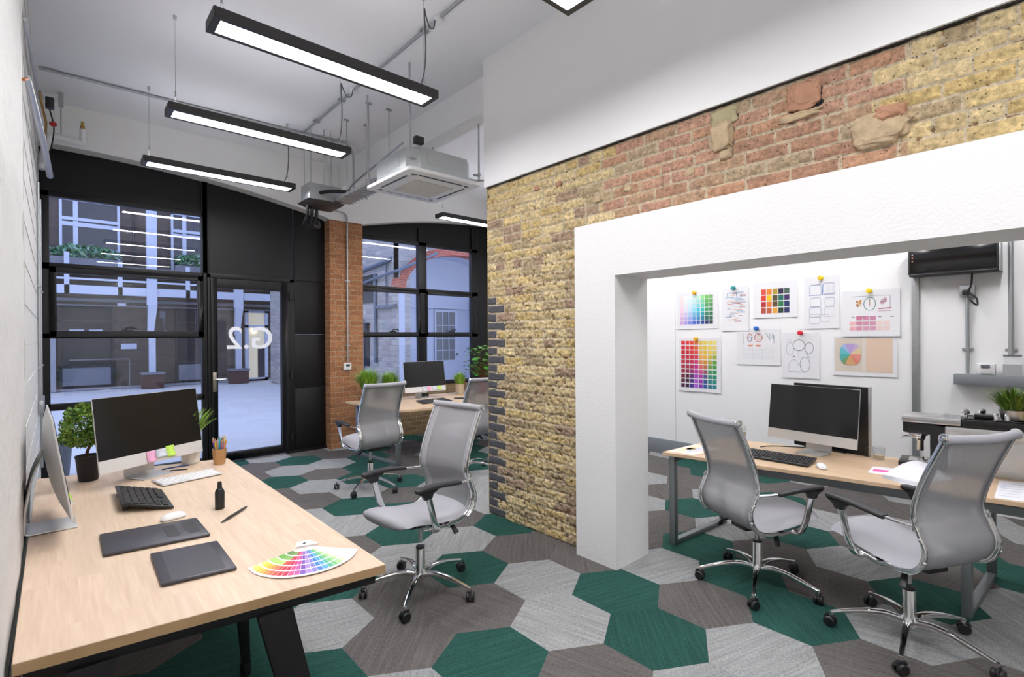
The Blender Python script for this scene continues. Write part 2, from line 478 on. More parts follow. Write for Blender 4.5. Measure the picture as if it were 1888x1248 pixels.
# ---- carpet of hexagonal tiles
HW = .5135; HS = HW/math.sqrt(3)
G_, L_, D_ = (.022, .078, .064), (.285, .288, .288), (.120, .110, .105)
hexcol = {}
def hx(j, s, i0):
    for k, ch in enumerate(s):
        if ch != '.': hexcol[(i0+k, j)] = {'G': G_, 'L': L_, 'D': D_}[ch]
hx(-5, 'DLLGD', 1); hx(-4, 'DLGDGDL', 1); hx(-3, 'LLGDLDLDL', -1); hx(-2, 'DGDGDGLDD', -1); hx(-1, 'LGLGLGLDGDL', -3)
hx(0, 'GDDLDDDGLDG', -3); hx(1, 'GLDGDDGLDDGG', -4); hx(2, 'DDGGLLGDDDLDG', -5); hx(3, 'LGLDGDLDGLDDL', -5); hx(4, 'GLDLGGLDGDGD', -4)
hx(5, 'DLGDLLGDLG', -3); hx(6, 'LGDLGDGDGL', -3); hx(7, 'DLGDDGLD', -2); hx(8, 'LGDGDLGD', -2); hx(9, 'DLLGDDGL', -2); hx(10, 'DGDGDGLD', -1); hx(11, 'GLDLDGDL', -2)
def clip(poly, x0, x1, y0, y1):
    for ax, lim, sg in ((0, x0, 1), (0, x1, -1), (1, y0, 1), (1, y1, -1)):
        out = []
        for i, p in enumerate(poly):
            q = poly[(i+1) % len(poly)]
            a = (p[ax]-lim)*sg; b = (q[ax]-lim)*sg
            if a >= 0: out.append(p)
            if (a >= 0) != (b >= 0):
                t = a/(a-b); out.append((p[0]+(q[0]-p[0])*t, p[1]+(q[1]-p[1])*t))
        poly = out
        if not poly: return poly
    return poly
def make_floor():
    me = bpy.data.meshes.new('floor'); vs = []; fs = []; cs = []; uvs = []
    rnd = random.Random(5)
    for j in range(-14, 13):
        for i in range(-9, 12):
            x = 2.374+(i+(j % 2)*.5)*HW; y = 2.398+j*1.5*HS
            poly = [(x+HS*math.sin(R(60*k)), y+HS*math.cos(R(60*k))) for k in range(6)][::-1]
            poly = clip(poly, -.15, 6.2, -3.0, 7.43)
            if len(poly) < 3: continue
            c = hexcol.get((i, j)) or rnd.choice([G_, L_, D_])
            b = rnd.uniform(.94, 1.06); c = tuple(t*b for t in c)
            a = R(60*rnd.randrange(3)+15)
            o = len(vs); vs += [(p[0], p[1], 0) for p in poly]; fs.append(list(range(o, o+len(poly))))
            for p in poly:
                uvs.append((p[0]*math.cos(a)-p[1]*math.sin(a)+i, p[0]*math.sin(a)+p[1]*math.cos(a)+j)); cs += [*c, 1]
    me.from_pydata(vs, [], fs)
    at = me.color_attributes.new('ink', 'FLOAT_COLOR', 'CORNER'); at.data.foreach_set('color', cs)
    uv = me.uv_layers.new(name='tile')
    for k, t in enumerate(uvs): uv.data[k].uv = t
    me.materials.append(M['carpet'])
    o = bpy.data.objects.new('floor', me); COL.objects.link(o)
    return struct(o, 'hexagonal carpet tiles in green, light grey and dark grey')
make_floor()
struct(MB().box(-.4, 6.4, -3.2, 7.5, -.2, -.004).build('floor_slab', M['blackm'], smooth=0))
struct(MB().box(-.4, 6.4, -3.2, 7.5, H, H+.15).build('ceiling', M['ceil'], smooth=0), 'flat white ceiling')

# ---- left wall, painted blockwork with a slight plaster step near the viewer
wl = struct(MB().box(-.4, -.125, -3.2, 7.6, 0, H).build('wall_left', M['white_rough'], smooth=0), 'rough white painted wall')
m = MB()
m.grid(lambda u, v: (-.112+.008*noise.noise(Vector((u*9, v*26, 3)))+.004*noise.noise(Vector((u*30, v*80, 9))), 3.40-u*6.4, v*H), 120, 90)
m.box(-.126, -.110, 3.38, 3.402, 0, H)
o = m.build('plaster_skim', M['white_rough'], smooth=60, fix=False); o.parent = wl
m = MB()      # mortar joints of the blockwork beyond the step
for k in range(1, 18): m.box(-.1255, -.122, 3.42, 7.2, k*.225, k*.225+.008)
o = m.build('mortar_joint', mat('joint', (.58, .575, .56), .8), smooth=0); o.parent = wl; o['kind'] = 'stuff'
struct(MB().box(-.4, 6.4, -3.2, -3.0, 0, H).build('wall_back', M['white'], smooth=0))
wr = struct(MB().box(6.18, 6.4, -3.2, 7.6, 0, H).build('wall_right', M['whiter'], smooth=0), 'white wall behind the pinned sheets')
m = MB()
for yy in (3.60, 1.0-.6): m.box(6.177, 6.181, yy-.002, yy+.002, .2, H)  # thin grey lines along the wall board joints
m.build('board_joint', mat('joint_grey', (.55, .54, .52), .7), parent=wr, smooth=0)

# ---- window wall: white masonry with two segmental arches
def zarch(x):
    if x < 2.95: return 3.68-.0392*x*x
    if x < 3.46: return 3.325
    return 3.68-.0385*(6.5-x)**2
xs = [-.4, -.2]+[i*.1 for i in range(0, 30)]+[2.95, 2.9501, 3.2, 3.4599, 3.46]+[3.5+i*.1 for i in range(0, 30)]
m = MB()
for a, b in zip(xs[:-1], xs[1:]):
    za, zb = zarch(a), zarch(b)
    if abs(b-a) < .001: continue
    vs = [(a, YW, za), (b, YW, zb), (b, YW, H), (a, YW, H), (a, YF+.12, za), (b, YF+.12, zb), (b, YF+.12, H), (a, YF+.12, H)]
    m.add(vs, [(0, 1, 2, 3), (5, 4, 7, 6), (1, 0, 4, 5)])
struct(m.build('wall_far', M['white'], smooth=0, fix=False), 'white wall with shallow arches over the windows')
m = MB().box(2.952, 3.46, YW-.002, YF+.12, 0, 3.327)
pier = m.build('wall_pier', [M['pierbrick'], M['pierbrickside']], smooth=0)
for p in pier.data.polygons: p.material_index = 1 if abs(p.normal.x) > .5 else 0
struct(pier, 'orange brick pier between the two windows')

def frame_bar(m, x0, x1, z0, z1, y0=YF-.03, y1=YF+.05): m.box(x0, x1, y0, y1, z0, z1)
def latch(parent, x, z):
    m = MB()
    m.box(x-.055, x+.055, YF-.045, YF-.03, z-.008, z+.022)
    m.tube([(x-.02, YF-.05, z+.02), (x+.0, YF-.075, z+.045), (x+.05, YF-.08, z+.045), (x+.09, YF-.06, z+.03)], .009, 8)
    m.build('latch', M['blackm'], parent)
# window 1
w1 = bpy.data.objects.new('window_1', None); COL.objects.link(w1); struct(w1, 'tall black framed window left of the glass door')
m = MB()
frame_bar(m, -.13, -.045, 0, 3.67); frame_bar(m, 1.376, 1.445, 0, 3.6)
for z0, z1 in ((3.16, 3.22), (2.37, 2.444), (1.62, 1.68), (.84, .912), (0, .09)): frame_bar(m, -.13, 1.40, z0, z1)
m.build('window_frame', M['black'], w1, bevel=.003)
m = MB()
for a in ((-.045, .01, 1.64, 2.40), (1.33, 1.39, 1.64, 2.40)): m.box(a[0], a[1], YF-.05, YF+.03, a[2], a[3])
m.box(-.045, 1.39, YF-.05, YF+.03, 1.64, 1.705); m.box(-.045, 1.39, YF-.05, YF+.03, 2.335, 2.40)
m.build('casement', M['black'], w1, bevel=.003)
for z0, z1 in ((2.444, 3.16), (1.70, 2.34), (.912, 1.62), (.09, .84)):
    MB().box(-.05, 1.38, YF+.012, YF+.018, z0-.01, z1+.01).build('pane', M['glass'], w1, smooth=0)
latch(w1, .62, 1.70)
m = MB()
xs2 = [-.13+i*.1 for i in range(16)]+[1.38]
def panel_arch(m, x0, x1, zb, y0=YF, y1=YF+.04, n=14):
    for k in range(n):
        a = x0+(x1-x0)*k/n; b = x0+(x1-x0)*(k+1)/n
        vs = [(a, y0, zb), (b, y0, zb), (b, y0, zarch(b)+.03), (a, y0, zarch(a)+.03)]
        vs += [(p[0], y1, p[2]) for p in vs]
        m.add(vs, [(0, 1, 2, 3), (5, 4, 7, 6)]+([(0, 3, 7, 4)] if k == 0 else [])+([(1, 5, 6, 2)] if k == n-1 else []))
m = MB(); panel_arch(m, -.13, 1.39, 3.2, YF-.005); m.build('infill_panel', M['black'], w1, smooth=0)
# door 1
d1 = bpy.data.objects.new('door_1', None); COL.objects.link(d1); struct(d1, 'black framed glass door with white lettering')
m = MB()
frame_bar(m, 1.43, 1.475, 0, 2.44); frame_bar(m, 2.45, 2.51, 0, 2.44); frame_bar(m, 1.43, 2.51, 2.39, 2.45)
m.build('door_frame', M['black'], d1, bevel=.003)
m = MB()
m.box(1.475, 1.548, YF-.045, YF+.03, .02, 2.385); m.box(2.335, 2.448, YF-.045, YF+.03, .02, 2.385)
m.box(1.548, 2.335, YF-.045, YF+.03, .02, .125); m.box(1.548, 2.335, YF-.045, YF+.03, 2.26, 2.385)
m.build('door_leaf', M['black'], d1, bevel=.003)
MB().box(1.54, 2.34, YF+.0, YF+.006, .12, 2.27).build('pane', M['glass'], d1, smooth=0)
m = MB(); m.box(1.487, 1.530, YF-.06, YF-.045, .93, 1.18)
m.build('handle_plate', mat('bronze_plate', (.33, .30, .24), .35, .9), d1, bevel=.004)
m = MB(); m.tube([(1.508, YF-.05, 1.09), (1.508, YF-.095, 1.09), (1.53, YF-.105, 1.09), (1.64, YF-.10, 1.088)], .009, 10)
m.build('lever_handle', M['chrome'], d1)
for z in (.22, 1.10, 2.2):
    MB().cyl((2.455, YF-.058), .016, z-.05, z+.05, 14).build('hinge', M['blackm'], d1)
# lettering on the door glass: G.2, to be read from the courtyard
def text_mesh(s, name, size, loc, rot, m, parent, ext=.001):
    cu_ = bpy.data.curves.new(name, 'FONT'); cu_.body = s; cu_.size = size; cu_.extrude = ext; cu_.resolution_u = 6; cu_.offset = .004
    ob = bpy.data.objects.new(name, cu_); COL.objects.link(ob)
    dg = bpy.context.evaluated_depsgraph_get(); me = bpy.data.meshes.new_from_object(ob.evaluated_get(dg))
    bpy.data.objects.remove(ob)
    o = bpy.data.objects.new(name, me); COL.objects.link(o); me.materials.clear(); me.materials.append(m)
    o.location = loc; o.rotation_euler = rot; o.parent = parent
    return o
t = text_mesh('G.2', 'lettering', .40, (2.235, YF-.004, 1.48), (PI/2, 0, PI), M['screen_white'], d1)
t['label'] = 'white lettering G.2 seen reversed from inside'
t.scale = (1.0, 1.03, 1)
# panels right of and above the door
pn = bpy.data.objects.new('trim_1', None); COL.objects.link(pn); struct(pn, 'black panelling around the glass door')
m = MB(); panel_arch(m, 1.45, 2.50, 2.45, YF-.012); m.build('panel', M['black'], pn, smooth=0)
m = MB(); panel_arch(m, 2.515, 2.96, 2.43, YF-.02, n=4); m.build('panel', M['black'], pn, smooth=0)
for z0, z1 in ((1.665, 2.425), (.90, 1.66), (.02, .895)):
    MB().box(2.515, 2.955, YF-.02, YF+.04, z0, z1).build('panel', M['black'], pn, bevel=.003)
MB().box(1.39, 1.46, YF-.03, YF+.04, 2.44, 3.62).build('cover_strip', M['black'], pn, bevel=.002)
MB().box(2.40, 2.97, YF-.06, YF+.05, 0, .03).build('threshold', M['black'], pn, bevel=.002)
# window 2
w2 = bpy.data.objects.new('window_2', None); COL.objects.link(w2); struct(w2, 'black framed window right of the brick pier')
m = MB()
frame_bar(m, 3.44, 3.52, .8, 3.35); frame_bar(m, 4.54, 4.70, .8, 3.45); frame_bar(m, 5.66, 5.82, .8, 3.6)
for z0, z1 in ((3.16, 3.22), (2.36, 2.434), (1.62, 1.68), (.80, .86)): frame_bar(m, 3.44, 5.8, z0, z1)
m.build('window_frame', M['black'], w2, bevel=.003)
for a, b in ((3.50, 4.56), (4.68, 5.68)):
    m = MB()
    m.box(a, a+.035, YF-.05, YF+.03, 1.64, 2.40); m.box(b-.035, b, YF-.05, YF+.03, 1.64, 2.40)
    m.box(a, b, YF-.05, YF+.03, 1.64, 1.70); m.box(a, b, YF-.05, YF+.03, 2.34, 2.40)
    m.build('casement', M['black'], w2, bevel=.003)
    for z0, z1 in ((2.434, 3.16), (1.69, 2.35), (.86, 1.62)):
        MB().box(a, b, YF+.012, YF+.018, z0-.01, z1+.01).build('pane', M['glass'], w2, smooth=0)
    latch(w2, (a+b)/2+.02, 1.70)
m = MB(); panel_arch(m, 3.44, 6.2, 3.2, YF-.005, n=20); m.build('infill_panel', M['black'], w2, smooth=0)
MB().box(5.80, 6.2, YF-.01, YF+.04, 0, 3.5).build('infill_panel', M['black'], w2, smooth=0)
struct(MB().box(3.45, 5.82, YF-.02, YF+.1, 0, .81).build('wall_sill', M['sillbrick'], smooth=0), 'low brown brick wall under the right-hand window')

# ---- brick partition (wall_middle): real courses with relief
def hsh(a, b=0):
    v = math.sin(a*127.1+b*311.7)*43758.5453
    return v-math.floor(v)
CH = .0757
def brick_at(y, z):
    row = int(z/CH); fz = z/CH-row
    wob = .06*(hsh(row, 5)-.5)
    yy = 3.60-y
    red = (y > .57+(.09 if row % 2 else -.05) and y < 2.17+(.10 if row % 2 else 0) and z > 2.36)
    qw = .235 if row % 2 == 0 else .125
    if z < 1.97 and yy < qw:
        return ('Q', row, 0, min(yy if yy > .01 else .02, qw-yy), min(fz, 1-fz)*CH)
    if z < 1.97: yy -= qw; row_off = 0
    else: row_off = (.117 if row % 2 else 0)+wob
    u = (yy+row_off)
    L = .235 if (row % 3 or red) else .235
    if not red and hsh(row, 9) > .62: L = .118
    k = math.floor(u/L); fu = u/L-k
    return ('R' if red else 'Y', row, k, min(fu, 1-fu)*L, min(fz, 1-fz)*CH)
def brick_wall():
    me = bpy.data.meshes.new('wall_middle'); vs = []; fs = []; cs = []
    YEL = [(.58, .44, .21), (.53, .39, .17), (.62, .49, .27), (.50, .38, .20), (.60, .47, .25), (.42, .32, .19)]
    RED = [(.44, .25, .17), (.48, .28, .19), (.39, .22, .14), (.42, .27, .17), (.46, .26, .16)]
    MOR = (.52, .44, .31)
    def patch(y0, y1, z0, z1, st):
        nu = int((y1-y0)/st); nv = int((z1-z0)/st); o = len(vs)
        for j in range(nv+1):
            z = z0+(z1-z0)*j/nv
            for i in range(nu+1):
                y = y0+(y1-y0)*i/nu
                n1 = noise.noise(Vector((y*9, z*9, 1))); n2 = noise.noise(Vector((y*32, z*32, 4))); n3 = noise.noise(Vector((y*75, z*75, 8)))
                yj = y+.006*n1+.004*n2; zj = z+.007*n1+.004*noise.noise(Vector((y*14, z*30, 2)))
                t, row, k, eu, ez = brick_at(yj, max(0, zj))
                e = min(eu, ez)
                rough = 1.35 if t == 'Y' and z < 2.3 else (.95 if t == 'Y' else .8)
                if t == 'Q': rough = .25
                d = (.008 if z < 2.3 else .011)*min(1, max(0, (e-.002)/.011))
                if t == 'Y': d += .006*(hsh(row, k+.3)-.5)
                d += rough*(.008*n2+.0045*n3+.004*n1+.003*noise.noise(Vector((y*50, z*64, 31))))
                if t == 'Y' and noise.noise(Vector((y*26, z*26, 20))) > .42: d -= .010*rough
                if e < .0035 and t != 'Q' : pass
                if i == nu and y1 > 3.5: d -= .01
                vs.append((2.945-d, y, z))
        for j in range(nv):
            for i in range(nu):
                a = o+j*(nu+1)+i
                fs.append((a, a+nu+1, a+nu+2, a+1))
                y = y0+(y1-y0)*(i+.5)/nu; z = z0+(z1-z0)*(j+.5)/nv
                n1 = noise.noise(Vector((y*9, z*9, 1))); n2 = noise.noise(Vector((y*32, z*32, 4)))
                yj = y+.006*n1+.004*n2; zj = z+.007*n1+.004*noise.noise(Vector((y*14, z*30, 2)))
                t, row, k, eu, ez = brick_at(yj, max(0, zj)); e = min(eu, ez)
                if t == 'Q':
                    c = (.085, .085, .097) if e > .0065 else (.50, .42, .30)
                else:
                    pal = RED if t == 'R' else YEL
                    c = pal[int(hsh(row+.5, k)*len(pal)) % len(pal)]
                    if t == 'Y' and hsh(row, k+7) > .90: c = (.36, .25, .17)
                    if t == 'R' and hsh(row, k+7) > .9: c = (.40, .30, .19)
                    g = 1+.38*n2+.18*n1
                    c = tuple(x*g for x in c)
                    mm = max(0, min(1, (.0085-e)/.004))
                    if t == 'Y' and z < 2.3: mm *= .95
                    c = tuple(x*(1-mm)+q*mm for x, q in zip(c, MOR))
                cs.append(c)
    patch(2.40, 3.60, 0, 2.957, .0075)
    patch(-.55, 2.40, 2.33, 2.957, .0085)
    me.from_pydata(vs, [], fs)
    at = me.color_attributes.new('ink', 'FLOAT_COLOR', 'CORNER')
    vals = []
    for c in cs: vals += [*c, 1]*4
    at.data.foreach_set('color', vals)
    me.materials.append(M['stock']); me.shade_smooth()
    o = bpy.data.objects.new('wall_middle', me); COL.objects.link(o)
    return struct(o, 'weathered yellow and red brick wall')
bw = brick_wall()
m = MB(); m.box(2.948, 3.235, 2.2, 3.598, 0, 2.97); m.box(2.948, 3.235, -3.0, 2.2, 2.33, 2.97); m.box(2.948, 3.235, -3.0, -1.3, 0, 2.33)
o = m.build('brick_core', M['sillbrick'], smooth=0); o.parent = bw
m = MB().box(2.94, 3.238, 3.585, 3.60, 0, 2.97); o = m.build('brick_end', brick_mat('stock_end', (.45, .32, .13), (.38, .27, .12), (.40, .32, .2), 'X'), smooth=0); o.parent = bw
# old mortar patches and stubs of stone left in the brickwork
def lump(name, y, z, sy, sz, dep, seed, col, mt=None):
    bm = bmesh.new(); bmesh.ops.create_icosphere(bm, subdivisions=4, radius=1)
    for v in bm.verts:
        p = v.co.normalized()
        q = Vector([math.copysign(abs(c)**.55, c) for c in p])
        n_ = noise.noise(q*1.7+Vector((seed, 0, 0)))*.28+noise.noise(q*5+Vector((seed, 3, 0)))*.16+noise.noise(q*13+Vector((seed, 5, 0)))*.07
        q *= 1+n_
        v.co = Vector((2.935-max(q.x, -.2)*dep, y+q.y*sy, z+q.z*sz))
    me = bpy.data.meshes.new(name); bm.to_mesh(me); bm.free(); me.materials.append(col); me.shade_smooth()
    o = bpy.data.objects.new(name, me); COL.objects.link(o); o.parent = bw
    return o
MORT = mat('old_mortar', (.50, .38, .24), .95, bump=1.0, bscale=28, var=.25, vscale=20)
MORT2 = mat('old_lime_mortar', (.42, .37, .22), .95, bump=.8, bscale=30, var=.2, vscale=15)
MORT3 = mat('broken_brick', (.45, .24, .15), .95, bump=1.0, bscale=22, var=.3, vscale=14)
lump('mortar_patch', 1.393, 2.775, .060, .085, .038, 1, MORT)
lump('mortar_patch', 1.385, 2.885, .075, .050, .012, 2, MORT2)
lump('mortar_patch', 1.375, 2.665, .035, .028, .022, 3, MORT)
lump('mortar_patch', .955, 2.855, .080, .070, .026, 4, MORT3)
lump('mortar_patch', .90, 2.83, .030, .055, -.01, 5, M['blackm'])
lump('mortar_patch', .975, 2.76, .095, .020, .020, 6, MORT)
lump('mortar_patch', .625, 2.585, .105, .075, .034, 7, MORT)
lump('mortar_patch', .585, 2.64, .06, .04, .048, 8, MORT3)
for i_, (yy_, zz_) in enumerate(((2.71, 2.80), (2.95, 2.82), (2.33, 2.60), (1.60, 2.62), (2.06, 2.62))):
    lump('mortar_patch', yy_, zz_, .030, .022, .010, 9+i_, MORT3 if i_ < 2 else MORT)

# white bulkhead over the brickwork, ceiling beam, white portal frame
struct(MB().box(2.906, 3.24, -3.0, 3.60, 2.962, H).build('wall_upper', M['white'], smooth=0), 'smooth white wall above the brickwork')
struct(MB().box(2.922, 3.2, -3.0, 3.59, 2.957, 2.963).build('shadow_gap_strip', M['blackm'], smooth=0), 'black strip standing in for the shadow gap between the brickwork and the white wall')  # shade of the gap put in as a thin black strip
struct(MB().box(3.08, 3.27, 3.60, YW, 3.778, H).build('beam', M['white'], smooth=0), 'white ceiling beam')
m = MB()
m.box(2.845, 3.237, 2.112, 2.470, 0, 2.405); m.box(2.845, 3.237, -.95, 2.112, 2.022, 2.405); m.box(2.845, 3.237, -1.3, -.95, 0, 2.405)
struct(m.build('wall_portal', mat('portal_plaster', (.80, .795, .79), .6, bump=.18, bscale=70), smooth=0), 'thick white plastered frame around the opening')
struct(MB().box(6.155, 6.18, 1.07, YW, 0, .20).build('baseboard_right', M['greyrail'], bevel=.004), 'grey skirting trunking along the right wall')

# ============================================================ COURTYARD
struct(MB().box(-14, 20, 7.52, 26, -.25, -.015).build('courtyard_paving', M['paving'], smooth=0), 'pale paved courtyard outside the windows')
YB = 21.4
cb_ = thing('courtyard_building', 'dark brick building with white balcony across the courtyard', 'building', (3, YB, 0))
def W(o):          # re-express a mesh built in world coordinates in its parent's space
    p = o.parent
    while p is not None:
        if p.type == 'EMPTY': o.data.transform(Matrix.Translation(-p.location) if p.rotation_euler.z == 0 else p.matrix_basis.inverted()); break
        p = p.parent
    return o
def ext(name, m, mt, par=cb_, **k): return W(m.build(name, mt, par, **k))
ext('wall', MB().box(-7, 14, YB, YB+.4, 0, 9), M['extbrick'], smooth=0)
ext('base_kerb', MB().box(-7, 14, YB-.12, YB, 0, .06), M['extrender'], smooth=0)
ext('pilaster', MB().box(-.45, .0, YB-.3, YB, 0, 3.0), M['extrender'], smooth=0)
# upper windows
def ext_window(x0, x1, z0, z1, par=cb_, split=.72, mat_=None):
    m = MB(); t = .07
    m.box(x0, x0+t, YB-.06, YB, z0, z1); m.box(x1-t, x1, YB-.06, YB, z0, z1)
    m.box(x0, x1, YB-.06, YB, z1-t, z1); m.box(x0, x1, YB-.06, YB, z0, z0+t)
    zs = z0+(z1-z0)*split; m.box(x0, x1, YB-.065, YB, zs-.07, zs+.03)
    m.box(x0+t, x1-t, YB-.05, YB, zs-.25, zs-.12)
    m.box(x0+(x1-x0)*.22, x0+(x1-x0)*.22+.12, YB-.045, YB, z0, z1)
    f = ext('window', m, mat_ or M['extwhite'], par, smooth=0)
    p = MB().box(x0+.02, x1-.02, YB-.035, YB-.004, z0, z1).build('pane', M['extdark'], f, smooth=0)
    g = cb_.location; p.data.transform(Matrix.Translation(-g))
ext_window(.10, 1.62, 3.9, 6.12); ext_window(3.05, 4.6, 3.9, 6.1); ext_window(5.6, 7.2, 3.9, 6.1)
# planters with shrubs on the balcony
def foliage(m, c, rx, ry, rz, n, s, cols, rnd, flat=.5):
    for _ in range(n):
        a = rnd.uniform(0, 2*PI); b = math.acos(rnd.uniform(-1, 1)); r = rnd.uniform(.45, 1)**.5
        p = Vector((c[0]+rx*r*math.sin(b)*math.cos(a), c[1]+ry*r*math.sin(b)*math.sin(a), c[2]+rz*r*math.cos(b)))
        t = Vector((rnd.gauss(0, 1), rnd.gauss(0, 1), rnd.gauss(.3, 1))).normalized()
        q = t.orthogonal().normalized(); q.rotate(Matrix.Rotation(rnd.uniform(0, 6), 3, t))
        k = s*rnd.uniform(.7, 1.3); wv = t.cross(q)
        m.setc(tuple(x*rnd.uniform(.8, 1.2) for x in rnd.choice(cols)))
        m.add([p-q*k, p+wv*k*flat-q*.1*k, p+q*k, p-wv*k*flat-q*.1*k], [(0, 1, 2, 3)])
rnd = random.Random(3)
for x0, x1, lab in ((-.2, 1.65, 'long balcony planter of trailing shrubs, left of the white column'), (3.1, 4.7, 'long balcony planter of trailing shrubs, right of the white column')):
    t = thing('planter', lab, 'planter', ((x0+x1)/2, YB-.35, 3.98)); 
    W(MB().box(x0, x1, YB-.52, YB-.2, 3.98, 4.2).build('trough', M['extlow'], t, smooth=0))
    m = MB(); foliage(m, ((x0+x1)/2, YB-.36, 4.38), (x1-x0)/2+.05, .25, .25, 700, .075, [(.05, .16, .07), (.09, .24, .10), (.20, .34, .28)], rnd)
    W(m.build('shrub', M['leaf'], t, smooth=0, fix=False))
    t.location.z = 3.98
# white balcony beam, railing, posts, columns
ext('balcony_deck', MB().box(-7, 14, YB-.75, YB, 3.72, 3.98), M['extlow'], smooth=0)
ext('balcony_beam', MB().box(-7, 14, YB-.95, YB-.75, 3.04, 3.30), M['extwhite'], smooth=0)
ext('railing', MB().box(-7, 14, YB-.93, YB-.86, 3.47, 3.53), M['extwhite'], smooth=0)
ext('eaves_pipe', MB().tube([(-7, YB-.5, 2.88), (14, YB-.5, 2.88)], .05, 8).tube([(-7, YB-.3, 2.72), (14, YB-.3, 2.72)], .03, 8), M['extlow'])
for x in (.26, 1.55, 3.40, 4.0, 7.0):
    ext('post', MB().box(x-.06, x+.06, YB-.95, YB-.83, 3.04, 4.1 if x > 1 else 4.3), M['extwhite'], smooth=0)
for x in (2.40, 5.0, 7.6):
    m = MB(); m.box(x-.16, x+.12, YB-1.0, YB-.8, 2.75, 6.6)
    m.add([(x-.13, YB-1.0, 2.75), (x+.12, YB-1.0, 2.75), (x+.02, YB-.9, 1.75), (x-.14, YB-.9, 1.75), (x-.13, YB-.8, 2.75), (x+.12, YB-.8, 2.75), (x+.02, YB-.75, 1.75), (x-.14, YB-.75, 1.75)], [(0, 1, 2, 3), (5, 4, 7, 6), (1, 5, 6, 2), (4, 0, 3, 7)])
    m.box(x-.11, x+.07, YB-.95, YB-.78, .52, 1.85)
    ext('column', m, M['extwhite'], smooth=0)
    ext('column_plinth', MB().box(x-.30, x+.28, YB-1.05, YB-.55, 0, .46), M['plinth'], smooth=0)
    ext('plinth_cap', MB().box(x-.33, x+.31, YB-1.08, YB-.52, .46, .53), M['extlow'], smooth=0)
# ground floor shopfront windows, set back
for x0, x1 in ((.05, 1.45), (3.15, 4.3)):
    f = ext('window', MB().box(x0, x1, YB-.03, YB-.005, .12, 2.75), M['extdark'], smooth=0)
    p = MB().box(x0+.1, x1-.1, YB-.05, YB-.03, .15, .72).build('panel', M['extlow'], f, smooth=0); p.data.transform(Matrix.Translation(-cb_.location))
    m = MB(); m.box(x0, x0+.06, YB-.06, YB, .1, 2.75); m.box(x1-.06, x1, YB-.06, YB, .1, 2.75); m.box(x0, x1, YB-.06, YB, .72, .80); m.box(x0, x1, YB-.06, YB, 2.2, 2.25)
    p = m.build('frame', M['blackm'], f, smooth=0); p.data.transform(Matrix.Translation(-cb_.location))
for a in ((.32, .68, 1.78, 1.95), (.80, 1.14, 1.78, 1.95), (1.62, 2.05, 1.30, 1.48), (3.28, 3.42, 1.75, 1.9)):
    ext('notice', MB().box(a[0], a[1], YB-.07, YB-.05 if a[0] != 1.62 else YB, a[2], a[3]), M['extwhite'], smooth=0)
ext('handrail', MB().tube([(.3, YB-.35, .98), (1.75, YB-.35, .98), (1.82, YB-.35, .93), (1.82, YB-.35, .05)], .016, 8), M['extlow'])
ext('downpipe', MB().tube([(1.98, YB-.06, 3.0), (1.98, YB-.06, 5.9)], .03, 6), M['blackm'])
ext('soffit_light', MB().box(1.50, 1.72, YB-.6, YB-.45, 2.72, 2.80), M['extwhite'], smooth=0)
lt = thing('globe_lamp', 'white globe lamp hanging on the brick between column and dark window', 'lamp', (2.83, YB-.2, 1.75))
W(MB().ball((2.83, YB-.2, 1.80), .12, 14).build('globe', M['extwhite'], lt)); W(MB().tube([(2.83, YB-.2, 1.9), (2.80, YB-.1, 2.35)], .012, 6).box(2.70, 2.86, YB-.1, YB, 2.35, 2.6).build('bracket', M['extlow'], lt))
# white glazed door opposite, its hall lit
dr = ext('door', MB().box(5.40, 5.52, YB-.12, YB+.02, 0, 2.72).box(6.10, 6.22, YB-.12, YB+.02, 0, 2.72).box(5.4, 6.22, YB-.12, YB+.02, 2.62, 2.72).box(5.4, 6.22, YB-.12, YB+.02, 2.05, 2.15).box(5.4, 6.22, YB-.12, YB+.02, 0, .12), M['extwhite'], smooth=0)
p = MB().box(5.5, 6.12, YB-.06, YB-.05, .1, 2.65).build('pane', M['glass'], dr, smooth=0); p.data.transform(Matrix.Translation(-cb_.location))
p = MB().box(5.52, 6.10, YB-.03, YB-.004, .1, 2.64).build('lit_hall', mat('lit_hall', (.6, .5, .35), .8, emit=((1, .86, .66), .13)), dr, smooth=0); p.data.transform(Matrix.Translation(-cb_.location))
p = MB().box(5.86, 6.10, YB-.045, YB-.032, .12, 1.25).build('dark_counter', M['extdark'], dr, smooth=0); p.data.transform(Matrix.Translation(-cb_.location))
p = MB().ball((5.72, YB-.05, 1.93), .07, 12).build('lamp_bulb', M['bulb'], dr); p.data.transform(Matrix.Translation(-cb_.location))

# stone wing with the red brick archway, seen through window 2
sb = thing('archway_building', 'grey stone building with a red brick arch and white passage', 'building', (6, 10.5, 0))
XC, YC = 5.93, 10.5
def sx(name, m, mt, **k): return W(m.build(name, mt, sb, **k))
sx('side_wall', MB().box(XC, XC+.3, YC+.02, 20, 0, 6), M['stone'], smooth=0)
ac, az, aa, ab = 7.78, 2.75, 1.70, .95
N = 28
def el(k, a, b): t = PI*k/N; return (ac-a*math.cos(t), az+b*math.sin(t))
m = MB()
for k in range(N):            # spandrel above the arch
    p, q = el(k, aa+.02, ab+.02), el(k+1, aa+.02, ab+.02)
    m.add([(p[0], YC, p[1]), (q[0], YC, q[1]), (q[0], YC, 6), (p[0], YC, 6)], [(0, 1, 2, 3)])
m.box(XC, ac-aa-.02, YC, YC+.25, 2.9, 6); sx('corner_pier', MB().box(XC-.005, ac-aa-.02, YC-.01, YC+.02, 0, 2.9), M['extwhite'], smooth=0); m.box(ac+aa+.02, 12, YC, YC+.25, 0, 6)
sx('front_wall', m, M['stonex'], smooth=0)
m = MB()
